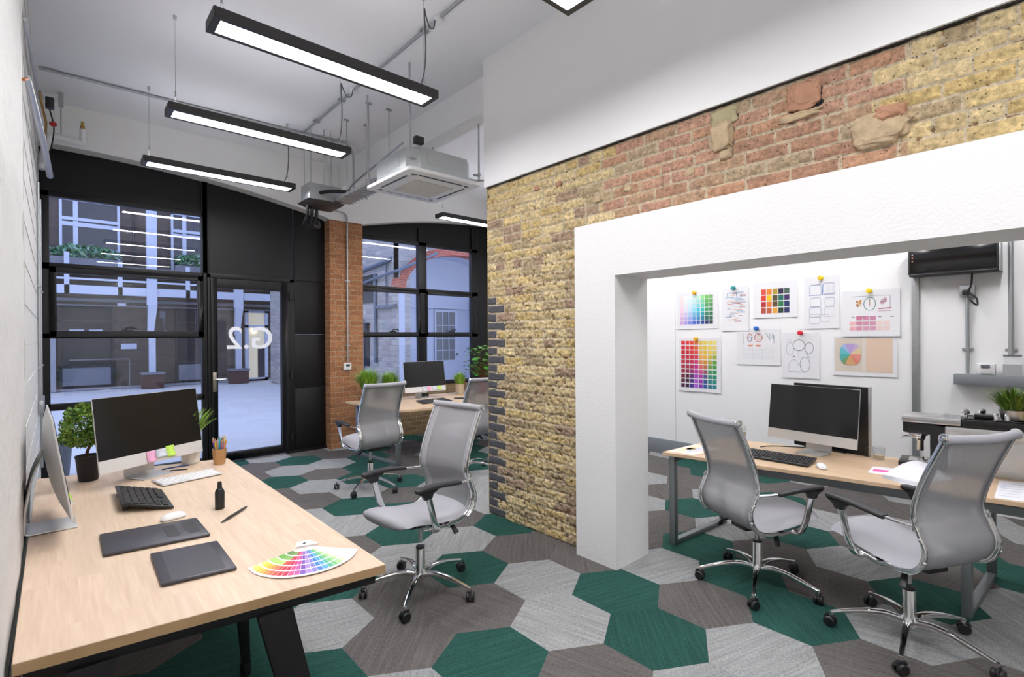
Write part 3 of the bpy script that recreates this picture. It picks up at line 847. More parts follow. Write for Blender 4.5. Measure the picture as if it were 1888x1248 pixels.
for k in range(N):
    p, q, r_, s_ = el(k, aa, ab), el(k+1, aa, ab), el(k+1, aa+.20, ab+.20), el(k, aa+.20, ab+.20)
    m.add([(p[0], YC-.03, p[1]), (q[0], YC-.03, q[1]), (r_[0], YC-.03, r_[1]), (s_[0], YC-.03, s_[1]), (p[0], YC+.3, p[1]), (q[0], YC+.3, q[1]), (r_[0], YC+.3, r_[1]), (s_[0], YC+.3, s_[1])], [(0, 1, 2, 3), (0, 4, 5, 1), (3, 2, 6, 7)])
sx('brick_arch', m, M['archbrick'], smooth=0, fix=False)
m = MB()
m.box(ac-aa-.04, ac-aa, YC+.01, 12.5, 0, az); m.box(ac+aa, ac+aa+.04, YC+.01, 12.5, 0, az)
for k in range(N):
    p, q = el(k, aa+.01, ab+.01), el(k+1, aa+.01, ab+.01)
    m.add([(p[0], YC+.02, p[1]), (q[0], YC+.02, q[1]), (q[0], YC+.9, q[1]), (p[0], YC+.9, p[1])], [(0, 1, 2, 3)])
sx('passage_reveal', m, M['extwhite'], smooth=30, fix=False)
sx('passage_wall', MB().box(5.8, 12, 12.5, 12.6, 0, 4.6).box(5.9, 12, 12.42, 12.5, 2.46, 2.54), M['extwhite'], smooth=0)
dd = sx('door', MB().box(8.18, 9.03, 12.44, 12.5, .2, 2.44), M['extwhite'], bevel=.01)
m = MB(); m.box(8.235, 8.875, 12.425, 12.44, 1.60, 2.36); m.box(8.235, 8.875, 12.425, 12.44, .95, 1.57)
o = m.build('pane', mat('grey_pane', (.12, .13, .14), .2), dd, smooth=0); o.data.transform(Matrix.Translation(-sb.location))
m = MB()
for x in (8.43, 8.65): m.box(x-.012, x+.012, 12.41, 12.43, .95, 2.36)
for z in (1.24, 1.585, 1.97): m.box(8.235, 8.875, 12.41, 12.43, z-.012, z+.012)
o = m.build('glazing_bar', M['extwhite'], dd, smooth=0); o.data.transform(Matrix.Translation(-sb.location))
o = MB().ball((8.95, 12.41, 1.12), .03, 10).build('knob', M['blackm'], dd); o.data.transform(Matrix.Translation(-sb.location))
sx('gutter', MB().tube([(XC-.08, 12.9, 2.95), (XC-.1, 11.2, 3.10), (XC-.08, 10.4, 3.16), (6.9, 10.35, 3.66)], .035, 8), M['extpipe'])
sx('gutter', MB().tube([(XC-.05, 12.9, 3.30), (XC-.06, 10.9, 3.45), (6.7, 10.3, 3.95)], .05, 8), M['extpipe'])
sx('drainpipe', MB().tube([(XC-.05, 11.6, 3.2), (XC-.05, 11.6, 1.0)], .045, 8).tube([(XC-.04, 11.05, 3.4), (XC-.04, 11.05, 2.4)], .018, 8).tube([(XC-.04, 12.25, 2.1), (XC-.04, 12.25, .6)], .02, 8), M['extpipe'])
sx('ledge', MB().box(XC-.09, XC, 10.6, 11.5, 2.33, 2.40), M['extpipe'], smooth=0)
sx('window', MB().box(XC-.03, XC+.01, 11.65, 12.4, 2.5, 3.2).box(XC-.03, XC+.01, 12.0, 13.5, .9, 2.0), M['extdark'], smooth=0)
bt = thing('courtyard_tub', 'grey tapered ribbed tub outside the window behind the small tree', 'planter', (.045, 8.05, 0))
o = W(MB().lathe([(.06, -.015), (.068, .0), (.085, .2), (.10, .40), (.105, .43)], (.045, 8.05), 20).build('tub', M['extlow'], bt))

# ============================================================ CEILING LAMPS
def make_lamp():
    t = thing('ceiling_lamp', '', 'lamp')
    m = MB(); L, Wd, hh = 1.445, .20, .058; lw, ll = .070, L/2-.04
    m.box(-L/2, L/2, -Wd/2, Wd/2, .02, hh)
    m.box(-L/2, L/2, -Wd/2, -lw, 0, .02); m.box(-L/2, L/2, lw, Wd/2, 0, .02); m.box(-L/2, -ll, -lw, lw, 0, .02); m.box(ll, L/2, -lw, lw, 0, .02)
    m.build('housing', mat('lamp_housing', (.035, .033, .034), .45), t, smooth=0)
    MB().box(-ll, ll, -lw, lw, .004, .018).build('diffuser', M['diffuser'], t, smooth=0)
    MB().box(-ll, ll, -.07, .07, hh, hh+.004).build('added_uplight_strip', M['added_uplight'], t, smooth=0)  # added glowing strip, stands in for light bounced onto ceiling and upper walls
    top = H-3.35
    for s in (-1, 1):
        m = MB(); x = s*(L/2-.06)
        m.tube([(x, 0, top-.01), (x, 0, .17)], .0022, 5); m.tube([(x, 0, .17), (x, -.07, hh)], .0015, 5); m.tube([(x, 0, .17), (x, .07, hh)], .0015, 5)
        m.cyl((x, 0), .006, .14, .18, 8)
        m.cyl((x, 0), .012, top-.03, top-.001, 10); m.build('suspension_wire', M['steel'], t)
    m = MB(); x = L/2-.05
    m.tube(catmull([(x+.17, .12, top-.05), (x+.15, .11, top-.12), (x+.09, .07, top-.16), (x+.03, .03, top-.12), (x+.005, .01, top-.085), (x-.003, .0, top-.13), (x, -.01, .40), (x-.01, 0, .20), (x-.05, .02, hh)], 6), .0055, 6)
    m.build('power_cable', M['cable'], t)
    return t
lamp0 = make_lamp()
LY = [6.17, 4.68, 3.21, 1.75, .28, -1.2, -2.45]
labs = {(0, 0): 'black pendant tube lamp in front of the black arched panel, farthest of the left row', (0, 1): 'black pendant lamp in the middle of the three bright ones, below the ceiling conduit', (0, 2): 'black pendant lamp hanging nearest, the longest bright strip', (0, 3): 'black pendant lamp whose corner shows at the top edge of the picture', (1, 0): 'black pendant lamp cut off by the brick wall, in front of the right-hand window'}
first = True
for c_, X0 in ((0, 1.368), (1, 4.86)):
    for r_, yy in enumerate(LY):
        if c_ == 1 and r_ >= 5: continue
        o = lamp0 if first else dup(lamp0); first = False
        o.location = (X0, yy, 3.35)
        seen = (c_, r_) in labs
        o['label'] = labs.get((c_, r_), 'black pendant lamp out of the picture behind the viewer or the wall')
        o['group'] = 'pendant lamps' if seen else 'pendant lamps out of view'

# ============================================================ CEILING SERVICES
def conduit(name, label, path, r=.011, mt='galv', clips=(), cat='conduit', group=None):
    o = MB().tube(path, r, 10).build(name, M[mt]); tag(o, label, cat, group)
    for p, d in clips:
        m = MB(); m.box(p[0]-.02-.016*abs(d[0]), p[0]+.02+.016*abs(d[0]), p[1]-.02, p[1]+.02, p[2]-.006, p[2]+.006)
        m.build('saddle', M['galv'], o)
    return o
zc = H-.018
conduit('conduit', 'grey steel conduit running across the ceiling from the left wall', catmull([(-.10, 6.36, zc), (.7, 6.34, zc), (2.6, 6.27, zc), (2.78, 6.25, zc-.01), (2.86, 6.24, zc-.10), (2.87, 6.23, zc-.25)], 4)+[(2.87, 6.23, 3.52)], .013, clips=[((.7, 6.34, zc), (0, 1)), ((1.5, 6.31, zc), (0, 1)), ((2.4, 6.275, zc), (0, 1))])
conduit('conduit', 'grey steel conduit on the ceiling linking the two lamp cable boxes', [(2.25, 2.0, zc), (2.25, 6.28, zc)], .012, clips=[((2.25, 3.55, zc), (1, 0)), ((2.25, 5.15, zc), (1, 0)), ((2.25, 5.85, zc), (1, 0))])
for yy, lab in ((3.34, 'round cable box on the ceiling above the nearest lamp'), (4.88, 'round cable box on the ceiling above the middle lamp')):
    o = MB().cyl((2.25, yy), .035, H-.05, H-.001, 20).build('cable_box', M['paper_lamp'], bevel=.004); tag(o, lab, 'cable box', 'ceiling cable boxes')

# air conditioning cassette
acu = thing('air_conditioner', 'ceiling cassette air conditioner with cream grille hung on rods', 'air conditioner', (2.82, 4.49, 3.15))
def A(m, n_, mt, **k): return m.build(n_, mt, acu, **k)
m = MB(); m.prism(rrect(.84, .88, .05, 4), 'Z', -.008, .028); A(m, 'fascia', M['paper_lamp'], bevel=.006)
m = MB(); m.prism(rrect(.62, .64, .07, 4), 'Z', -.016, -.006); A(m, 'inner_frame', M['paper_lamp'], bevel=.004)
m = MB(); m.box(-.22, .22, -.22, .22, -.022, -.014)
for k in range(13): m.box(-.22, .22, -.22+k*.0345, -.205+k*.0345, -.026, -.02)
A(m, 'intake_grille', M['offwhite'], smooth=0)
for k in range(4):
    m = MB(); m.M = Matrix.Rotation(k*PI/2, 4, 'Z')
    m.box(-.25, .25, .325, .345, -.011, -.005)
    A(m, 'air_slot', M['blackm'], smooth=0)
for sx_, sy_ in ((1, 1), (1, -1), (-1, 1), (-1, -1)):
    m = MB(); m.slab([(sx_*.27, sy_*.335), (sx_*.335, sy_*.335), (sx_*.31, sy_*.30)][::(1 if sx_*sy_ > 0 else -1)], -.012, -.004); A(m, 'corner_vent', M['blackm'], smooth=0)
bodym = mat('zinc_casing', (.56, .585, .59), .45, .3)
m = MB(); c = .10; m.slab([(-.37+c, -.39), (.37-c, -.39), (.37, -.39+c), (.37, .39-c), (.37-c, .39), (-.37+c, .39), (-.37, .39-c), (-.37, -.39+c)], .028, .245); A(m, 'casing', bodym, bevel=.004)
for a in range(4):
    m = MB(); m.M = Matrix.Rotation(a*PI/2, 4, 'Z'); y = .391 if a % 2 == 0 else .371
    for k in range(3): m.box(-.17+k*.12, -.06+k*.12, y, y+.003, .11, .19)
    m.box(-.19, .20, y, y+.0015, .095, .205)
    A(m, 'knockout_plate', bodym, smooth=0)
for x, y in ((-.40, -.42), (.40, -.42), (.40, .42), (-.40, .42)):
    m = MB(); m.cyl((x, y), .009, .06, H-3.15-.001, 8); m.cyl((x, y), .018, .10, .12, 8); m.box(min(x, x*.85), max(x, x*.85), y-.02, y+.02, .095, .105)
    A(m, 'hanging_rod', M['galv'])
m = MB(); m.box(-.36, -.27, -.46, -.40, .24, .31); A(m, 'valve_box', M['blackm'], bevel=.01)
m = MB(); m.tube(catmull([(.36, -.28, .10), (.55, -.30, .11), (.8, -.9, .10)], 4), .012, 8); A(m, 'drain_pipe', M['galv'])

# cable tray with pipes, steel trunking box, black lagged pipes
tr = thing('cable_tray', 'perforated steel tray carrying foil and copper pipes to the air conditioner', 'cable tray', (2.62, 5.45, 3.28))
m = MB(); m.box(2.52, 2.72, 4.95, 6.02, 3.262, 3.268); m.box(2.52, 2.524, 4.95, 6.02, 3.265, 3.30); m.box(2.716, 2.72, 4.95, 6.02, 3.265, 3.30)
for k in range(12): m.box(2.50, 2.74, 4.98+k*.088, 4.995+k*.088, 3.255, 3.262)
W(m.build('tray', M['galv'], tr, smooth=0))
W(MB().tube([(2.58, 4.93, 3.30), (2.57, 5.4, 3.30), (2.57, 6.05, 3.29)], .026, 10).build('lagged_pipe', mat('brown_lagging', (.20, .11, .05), .8, bump=.5, bscale=60), tr))
W(MB().tube([(2.66, 4.93, 3.31), (2.66, 5.35, 3.31)], .034, 10).build('foil_pipe', M['foil'], tr))
W(MB().tube(catmull([(2.66, 5.3, 3.32), (2.60, 5.7, 3.33), (2.45, 5.95, 3.36), (2.35, 6.05, 3.34)], 5), .022, 10).build('black_hose', M['rubber'], tr))
W(MB().tube(catmull([(2.42, 4.2, 3.42), (2.50, 5.0, 3.40), (2.62, 5.7, 3.42), (2.62, 5.95, 3.33)], 5), .010, 8).build('conduit', M['galv'], tr))
for x, y in ((2.50, 5.05), (2.74, 5.05), (2.50, 5.6), (2.74, 5.6)):
    W(MB().cyl((x, y), .006, 3.25, H-.001, 8).cyl((x, y), .014, 3.245, 3.265, 8).box(x-.03, x+.03, y-.01, y+.01, H-.02, H-.001).build('threaded_rod', M['galv'], tr))
tb = thing('trunking_box', 'galvanised steel box above the doorway with black pipes dropping from it', 'trunking box', (2.42, 6.15, 3.2))
W(MB().box(2.23, 2.62, 6.03, 6.30, 3.26, 3.45).build('box', M['galv'], tb, bevel=.003))
W(MB().add([(2.20, 6.0, 3.25), (2.66, 6.0, 3.25), (2.66, 6.35, 3.25), (2.20, 6.35, 3.25), (2.32, 6.02, 3.20), (2.60, 6.02, 3.20), (2.60, 6.32, 3.20), (2.32, 6.32, 3.20)], [(0, 1, 5, 4), (1, 2, 6, 5), (2, 3, 7, 6), (3, 0, 4, 7), (4, 5, 6, 7), (3, 2, 1, 0)]).build('tray_end', mat('brown_soffit', (.045, .035, .028), .5), tb, bevel=.004))
for k in range(3):
    x = 2.28+k*.055
    W(MB().tube(catmull([(x, 6.22, 3.24), (x+.01, 6.27, 3.10), (x+.08, 6.55, 3.06), (x*1.12, 6.9, 3.12), (x*1.16, 7.16, 3.25)], 5), .021, 10).build('black_pipe', M['rubber'], tb))
for x, y in ((2.26, 6.06), (2.42, 6.06), (2.50, 6.06), (2.60, 6.27), (2.26, 6.27)):
    W(MB().cyl((x, y), .006, 3.45, H-.001, 8).build('threaded_rod', M['galv'], tb))
# conduit and thermostat on the brick pier
conduit('conduit', 'thin steel conduit running down the orange brick pier', catmull([(2.98, YW-.02, 3.46), (3.12, YW-.02, 3.455), (3.20, YW-.02, 3.42), (3.215, YW-.02, 3.35)], 5)+[(3.205, YW-.02, 1.25)], .011, clips=[((3.207, YW-.015, z), (1, 0)) for z in (2.45, 1.5)])
th = thing('thermostat', 'white square wall thermostat on the orange brick pier', 'thermostat', (3.20, YW-.01, 1.19))
o = MB().box(-.055, .055, -.03, .008, -.05, .05).build('body', M['paper_lamp'], th, bevel=.005)
MB().box(-.028, .03, -.033, -.029, .0, .034).build('display', mat('lcd', (.04, .06, .05), .3), th, smooth=0)

# pipes in the upper left corner and conduits down the left wall
o = MB().tube([(-.102, 3.43, 3.17), (-.098, 5.0, 3.50), (-.088, 6.35, 3.79)], [.008, .011, .013], 10).build('service_pipe', M['foil']); tag(o, 'thin foil wrapped pipe, the upper one at the top of the left wall', 'pipe', 'left wall pipes')
o.location = (0, 0, 0)
pp = thing('lagged_pipe', 'thick foil wrapped pipe with copper end sloping down the left wall', 'pipe', (-.07, 4, 3.0), group='left wall pipes')
W(MB().tube([(-.095, 3.44, 2.89), (-.060, 5.2, 3.10), (-.033, 6.92, 3.26)], [.014, .020, .027], 14).build('insulation', M['foil'], pp))
W(MB().tube([(-.106, 3.34, 2.84), (-.096, 3.45, 2.893)], .007, 10).build('copper_end', M['copper'], pp))
vp = thing('corner_pipe', 'white lagged pipe with upright brass stub in the upper left corner', 'pipe', (.1, 6.9, 3.65))
W(MB().tube(catmull([(-.10, 6.85, 3.30), (-.06, 6.88, 3.55), (-.02, 6.9, 3.66), (.08, 6.9, 3.66), (.19, 6.9, 3.645)], 5)+[(.222, 6.9, 3.645)], .034, 12).build('insulation', M['paper_lamp'], vp))
W(MB().tube([(.222, 6.9, 3.63), (.222, 6.9, 3.79)], .026, 12).build('upright', M['paper_lamp'], vp))
W(MB().tube([(.222, 6.9, 3.79), (.222, 6.9, 3.87)], .014, 10).tube([(.222, 6.9, 3.80), (.222, 6.9, 3.83)], .019, 6).build('brass_stub', M['brass'], vp))
W(MB().tube([(.055, 6.9, 3.69), (.055, 6.9, 4.02)], .006, 8).box(.035, .075, 6.88, 6.92, 3.98, H-.001).build('hanger', M['galv'], vp))
sv = thing('valve', 'black and red valve heads on brass fittings in the upper left corner', 'valve', (-.04, 6.3, 3.55))
W(MB().box(-.055, .005, 5.90, 5.98, 3.61, 3.70).build('actuator', M['blackm'], sv, bevel=.01))
W(MB().ball((-.005, 6.0, 3.50), .028, 12, sz=.8).build('red_handle', M['redplastic'], sv))
W(MB().tube([(-.085, 5.6, 3.62), (-.07, 5.9, 3.58), (-.05, 6.0, 3.50), (-.06, 6.3, 3.42)], .009, 10).build('brass_fitting', M['brass'], sv))
W(MB().tube(catmull([(-.03, 5.95, 3.62), (.0, 6.1, 3.5), (-.02, 6.2, 3.35), (-.06, 6.3, 3.25)], 5), .006, 6).build('wire', M['rubber'], sv))
for k, (x, y, r, mt, lab) in enumerate(((-.112, 6.35, .010, 'galv', 'thin steel conduit, left one of the pair on the left wall'), (-.117, 6.9, .006, 'copper', 'copper coloured pipe beside the black window frame'), (-.112, 7.1, .011, 'galv', 'steel conduit closest to the black window frame'))):
    conduit('conduit' if mt == 'galv' else 'copper_pipe', lab, [(x, y, .95 if k != 2 else .3), (x, y, 3.05)], r, mt, [((x, y, z), (0, 1)) for z in (1.35, 2.1)], 'pipe', 'pipes down the left wall')
tb2 = MB().box(-.124, -.085, 6.3, 6.95, .93, 1.05).build('conduit_box', M['galv'], bevel=.003); tag(tb2, 'small steel box low on the left wall under the conduits', 'box')
for z, lab in ((.46, 'lower copper pipe low on the left wall'), (.56, 'upper copper pipe low on the left wall')):
    o = MB().tube([(-.095, -.5, z), (-.095, 2.35, z)], .009, 8).build('copper_pipe', M['copper']); tag(o, lab, 'pipe', 'low copper pipes')

# ============================================================ RIGHT WALL FITTINGS
o = MB().box(6.155, 6.18, 1.012, 1.068, .2, 2.9).build('trunking', M['galv'], bevel=.003); tag(o, 'grey vertical steel trunking beside the pinned sheets', 'trunking')
for k, z in enumerate((.9, 1.5, 2.1)): MB().cyl((0, 0), .006, 0, .004, 10).build('screw', M['steel'], o).matrix_local = Matrix.Translation((6.155, 1.04, z)) @ Matrix.Rotation(-PI/2, 4, 'Y')
ht = thing('wall_heater', 'black wall heater with glossy front above the socket', 'heater', (6.08, .76, 2.15))
W(MB().box(6.02, 6.18, .445, 1.07, 2.165, 2.40).build('casing', M['black_soft'], ht, bevel=.008))
W(MB().box(6.012, 6.022, .46, 1.055, 2.185, 2.385).build('glossy_front', M['screen'], ht, bevel=.002))
W(MB().box(6.010, 6.16, .452, 1.062, 2.145, 2.168).build('lower_lip', M['blackm'], ht, bevel=.006))
W(MB().box(6.02, 6.18, .432, .445, 2.15, 2.40).build('end_cap', M['galv'], ht, bevel=.002))
for k, (z, cl) in enumerate(((2.35, (.5, .45, .35)), (2.32, (.5, .12, .08)), (2.29, (.4, .35, .3)))):
    W(MB().box(6.008, 6.013, 1.03, 1.04, z-.007, z+.007).build('button', mat('button', cl, .4), ht, smooth=0))
for lab, y, z0, z1, r in (('steel conduit from the heater socket down to the ledge', .663, 1.245, 1.95, .014), ('thicker steel conduit dropping to the ledge at the right edge', .379, 1.245, 2.9, .018)):
    o = MB().tube([(6.158, y, z0), (6.158, y, z1)], r, 12).build('conduit', M['galv']); tag(o, lab, 'conduit', 'conduits on the right wall')
    MB().box(6.165, 6.178, y-.04, y+.04, 1.46, 1.475).build('saddle', M['galv'], o, smooth=0)
sk = thing('wall_socket', 'grey metal wall socket below the black heater', 'socket', (6.16, .664, 1.99))
W(MB().box(6.135, 6.18, .61, .715, 1.94, 2.045).build('back_box', M['galv'], sk, bevel=.004))
W(MB().box(6.10, 6.136, .645, .695, 1.955, 2.005).build('plug', M['blackm'], sk, bevel=.01))
W(MB().tube(catmull([(6.11, .67, 1.975), (6.06, .63, 1.90), (6.08, .59, 1.86), (6.10, .60, 1.93), (6.10, .65, 1.98), (6.10, .63, 2.05), (6.10, .625, 2.15)], 6), .0075, 8).build('cord', M['rubber'], sk))
lg = MB().box(6.06, 6.18, -.6, .75, 1.15, 1.243).build('wall_ledge', M['greyrail'], bevel=.003); tag(lg, 'long grey trunking ledge on the right wall', 'ledge')
tc_ = thing('timer_box', 'small white timer unit with display standing on the grey ledge', 'thermostat', (6.12, .54, 1.243))
W(MB().box(6.09, 6.15, .475, .60, 1.244, 1.34).build('body', M['paper_lamp'], tc_, bevel=.006)); W(MB().box(6.085, 6.091, .51, .57, 1.305, 1.33).build('display', M['extlow'], tc_, smooth=0)); W(MB().box(6.07, 6.10, .50, .57, 1.244, 1.262).build('base', M['galv'], tc_, bevel=.004))
cd_ = thing('card_holder', 'clear plastic card holder on the ledge beside the timer', 'holder', (6.12, .365, 1.243))
W(MB().box(6.10, 6.104, .315, .425, 1.244, 1.42).build('card', M['paper'], cd_, smooth=0)); W(MB().box(6.094, 6.099, .31, .43, 1.244, 1.34).build('front', mat('clear_plastic', (.45, .45, .47), .2), cd_, smooth=0)); W(MB().box(6.096, 6.108, .312, .428, 1.41, 1.422).build('clip', M['extlow'], cd_, smooth=0))
# ============================================================ OFFICE CHAIR
def make_chair():
    t = thing('office_chair', '', 'chair')
    # --- star base with castors
    m = MB()
    def arm(a):
        ca, sa = math.cos(a), math.sin(a)
        pts = catmull([(.02, .105), (.09, .125), (.18, .120), (.27, .100), (.345, .078)], 3)
        path = [(p.x*ca, p.x*sa, p.y) for p in [Vector((q[0], q[1], 0)) for q in pts]]
        def pr(u):
            w_ = .040-.018*u; h_ = .030-.014*u
            return rrect(w_, h_, .006, 2)
        m.sweep(path, pr, side=(-sa, ca, 0))
        m.cyl((.347*ca, .347*sa), .012, .036, .083, 12)
    pts_ = None
    for k in range(5): arm(2*PI*k/5)
    m.lathe([(.034, .085), (.036, .10), (.036, .135), (.030, .15), (.029, .27), (.027, .275)], n=24)
    base = m.build('star_base', M['chrome'], t)
    for k in range(5):
        a = 2*PI*k/5; tw = a+PI/2*hsh(k, 3)*.9
        m = MB(); m.M = Matrix.Translation((.352*math.cos(a), .352*math.sin(a), .029)) @ Matrix.Rotation(tw, 4, 'Z')
        for s in (-1, 1):
            n = 18; vs = []
            for xx, rr in ((s*.006, .027), (s*.010, .029), (s*.020, .029), (s*.025, .024)):
                vs.append([(xx, rr*math.cos(2*PI*q/n), rr*math.sin(2*PI*q/n)) for q in range(n)])
            fl = [p for r_ in vs for p in r_]; fs = []
            for i in range(3):
                for q in range(n): fs.append((i*n+q, i*n+(q+1) % n, (i+1)*n+(q+1) % n, (i+1)*n+q))
            fs += [tuple(range(n)), tuple(range(3*n, 4*n))]; m.add(fl, fs)
        m.tube([(0, -.024, .012), (0, -.016, .030), (0, .004, .036), (0, .024, .022)], .010, 8)
        m.build('castor', M['blackm'], base)
    # --- column
    m = MB(); m.cyl((0, 0), .014, .26, .40, 18); m.build('gas_lift', M['steel'], t)
    m = MB(); m.cyl((0, 0), .028, .268, .285, 18); m.build('collar', M['blackm'], t)
    m = MB(); m.box(-.07, .07, -.14, .11, .375, .408); m.box(-.20, .20, -.02, .03, .392, .41); m.cyl((0, 0), .035, .35, .38, 16)
    m.build('mechanism', M['blackm'], t, bevel=.006)
    for s, y in ((1, .02), (-1, -.07)):
        m = MB(); m.tube([(s*.06, y, .388), (s*.16, y-.02, .382)], .006, 8)
        m.sweep([(s*.15, y-.02, .385), (s*.19, y-.04, .365), (s*.215, y-.05, .325)], lambda u: rrect(.022+.014*u, .014, .004, 2), side=(0, 1, 0))
        m.build('lever', M['blackm'], t)
    # --- side profile (y forward, z up)
    prof = [(.285, .452), (.20, .455), (.08, .430), (-.05, .412), (-.135, .415), (-.195, .445), (-.228, .50), (-.232, .56), (-.205, .63), (-.183, .69), (-.195, .78), (-.245, .92), (-.318, 1.085)]
    pc = [Vector((0, p.x, p.y)) for p in catmull([(a, b, 0) for a, b in prof], 5)]
    pc_prof = pc
    for s in (-1, 1):
        m = MB(); m.sweep([(s*.236, p.y, p.z-(.012 if p.y > -.05 and p.z < .5 else 0)) for p in pc if not (p.y > .17 and p.z < .5)], rrect(.016, .024, .005, 2), side=(1, 0, 0))
        # doubled outer strip round the lower back
        out = [(s*.252, p.y-.012, p.z-.004) for p in pc if -.24 < p.y < -.15 and .42 < p.z < .70]
        m.sweep(out, rrect(.020, .014, .004, 2), side=(1, 0, 0))
        for z_, y_ in ((.50, -.244), (.60, -.226)): m.ball((s*.256, y_, z_), .010, 8)
        m.build('side_frame', M['chrome'], t)
    # --- backrest net: from above the seat up to the roll
    i0 = next(i for i, p in enumerate(pc) if p.y < -.12 and p.z < .45)
    bk = pc[i0:]
    nb = len(bk)-1
    def backfn(u, v):
        k = v*nb; i = min(int(k), nb-1); f = k-i
        p = bk[i].lerp(bk[i+1], f); tn = (bk[i+1]-bk[i]).normalized(); nr = Vector((0, -tn.z, tn.y))   # points back
        x = (u-.5)*2
        bow = .030*(1-x*x)*min(1, v*2.5)
        q = p+nr*bow
        return (x*.228, q.y, q.z)
    m = MB(); m.grid(backfn, 16, nb); m.build('backrest', M['net'], t, smooth=80, fix=False)
    # hem bands of the net (double fabric along the edges)
    m = MB()
    for a, b in ((0, .085), (.915, 1)):
        m.grid(lambda u, v, a=a, b=b: tuple(Vector(backfn(a+(b-a)*u, v))+Vector((0, .002, 0))), 2, nb)
    m.grid(lambda u, v: tuple(Vector(backfn(u, .0+.12*v))+Vector((0, .002, 0))), 16, 5)
    m.build('net_hem', M['fabric'], t, smooth=80, fix=False)
    # --- top roll
    tp = pc[-1]
    path = [(x*.238, tp.y-.030*(1-x*x), tp.z-.004*(1-x*x)) for x in [-1+i/8 for i in range(17)]]
    m = MB(); m.tube(path, .021, 16); m.build('headrest_roll', M['fabric'], t)
    for s in (-1, 1):
        m = MB(); m.tube([(s*.236, tp.y, tp.z), (s*.243, tp.y+.001, tp.z)], .026, 20); m.tube([(s*.243, tp.y, tp.z), (s*.247, tp.y, tp.z)], .016, 16)
        m.build('end_cap', M['chrome'], t, bevel=.002)
    # --- seat pad
    seat = [p for p in pc if p.z < .47 and p.y > -.20]
    sn = len(seat)-1
    def seatpt(v):
        k = v*sn; i = min(int(k), sn-1); return seat[i].lerp(seat[i+1], k-i)
    m = MB(); NU, NV = 18, 22
    def sfn(side):
        def fn(u, v):
            p = seatpt(v); x = (u-.5)*2
            fr = max(0, 1-v/.16)                                   # round the front corners
            wdt = .232+.012*max(0, 1-v/.7)-.060*fr**2.4
            e = 1-abs(x)**5; ev = min(1, (v+.02)/.05)**.5 if v < .05 else 1
            y = p.y+.018*(1-x*x)*(1-v)
            th = .024*e*ev
            crown = .016*(1-x*x)*(1 if side > 0 else .2)
            return (x*wdt, y, p.z+.012+side*th+crown*(1 if v > .03 else .4))
        return fn
    m.grid(sfn(1), NU, NV); o = len(m.v); m.grid(sfn(-1), NU, NV)
    for i in range(NV):
        for e in (0, NU): m.f.append([i*(NU+1)+e, (i+1)*(NU+1)+e, o+(i+1)*(NU+1)+e, o+i*(NU+1)+e]); m.c.append(m.col); m.mi.append(0)
    for i in range(NU):
        for e in (0, NV): m.f.append([e*(NU+1)+i, e*(NU+1)+i+1, o+e*(NU+1)+i+1, o+e*(NU+1)+i]); m.c.append(m.col); m.mi.append(0)
    m.build('seat', M['fabric'], t, smooth=70)
    # --- armrests: chrome post, T bracket, pad, link to the back frame
    for s in (-1, 1):
        X = s*.285
        m = MB()
        m.sweep(catmull([(s*.20, .075, .402), (s*.25, .075, .402), (s*.278, .085, .425), (X, .115, .50), (X, .150, .640)], 5), rrect(.040, .016, .005, 2), side=(0, 1, 0))
        m.build('arm_post', M['chrome'], t)
        m = MB(); m.sweep([(X, .152, .62), (X, .155, .645), (X, .155, .664)], lambda u: rrect(.050+.10*u*u, .030, .006, 2), side=(0, 1, 0)); m.build('arm_bracket', M['blackm'], t)
        m = MB()
        pth = catmull([(X, -.085, .662), (X+s*.004, .0, .673), (X+s*.004, .10, .682), (X, .20, .680), (X, .232, .674)], 5)
        m.sweep(pth, lambda u: rrect(.030+.030*math.sin(PI*min(1, max(0.02, u*.95+.08)))**.5, .022, .009, 3), side=(1, 0, 0))
        m.build('arm_pad', M['black_soft'], t)
        m = MB(); m.sweep([(X, -.05, .667), (X-s*.010, -.12, .658), (s*.252, -.195, .655)], rrect(.026, .012, .004, 2), side=(1, 0, 0)); m.cyl((s*.25, -.20), .013, .635, .675, 12)
        m.build('arm_link', M['chrome'], t)
    S_ = Matrix.Diagonal((.95, 1.04, 1, 1))
    for c in t.children:
        if not c.name.startswith('star_base') and not c.name.startswith('gas') and not c.name.startswith('collar'): c.data.transform(S_)
    return t
chairs = [  # x, y, facing, star base angle, seat height setting, label
    (1.71, 2.785, 187, -136, .055, 'grey mesh office chair facing the left oak desk, in the middle of the carpet'),
    (3.362, 1.385, -26, -17, .0, 'grey mesh office chair at the left end of the desk framed by the white portal'),
    (3.305, .59, 63, -31, .045, 'grey mesh office chair nearest the viewer at the right, cut off by the picture edge'),
    (2.495, 5.055, 91, -144, .045, 'grey mesh office chair with its back turned, at the near corner of the window desk'),
    (3.64, 4.86, 92, -127, .045, 'grey mesh office chair half hidden by the brick wall edge')]
ch0 = make_chair()
CH_ = [ch0]+[dup(ch0) for _ in chairs[1:]]
for t, (x, y, h, b, dz, lab) in zip(CH_, chairs):
    t.location = (x, y, 0); t.rotation_euler = (0, 0, R(h-90)); t['label'] = lab; t['group'] = 'grey mesh office chairs'
    for c in t.children:
        if c.name.startswith('star_base'): c.rotation_euler = (0, 0, R(b-h+90))
        elif not c.name.startswith('collar'): c.location.z = dz

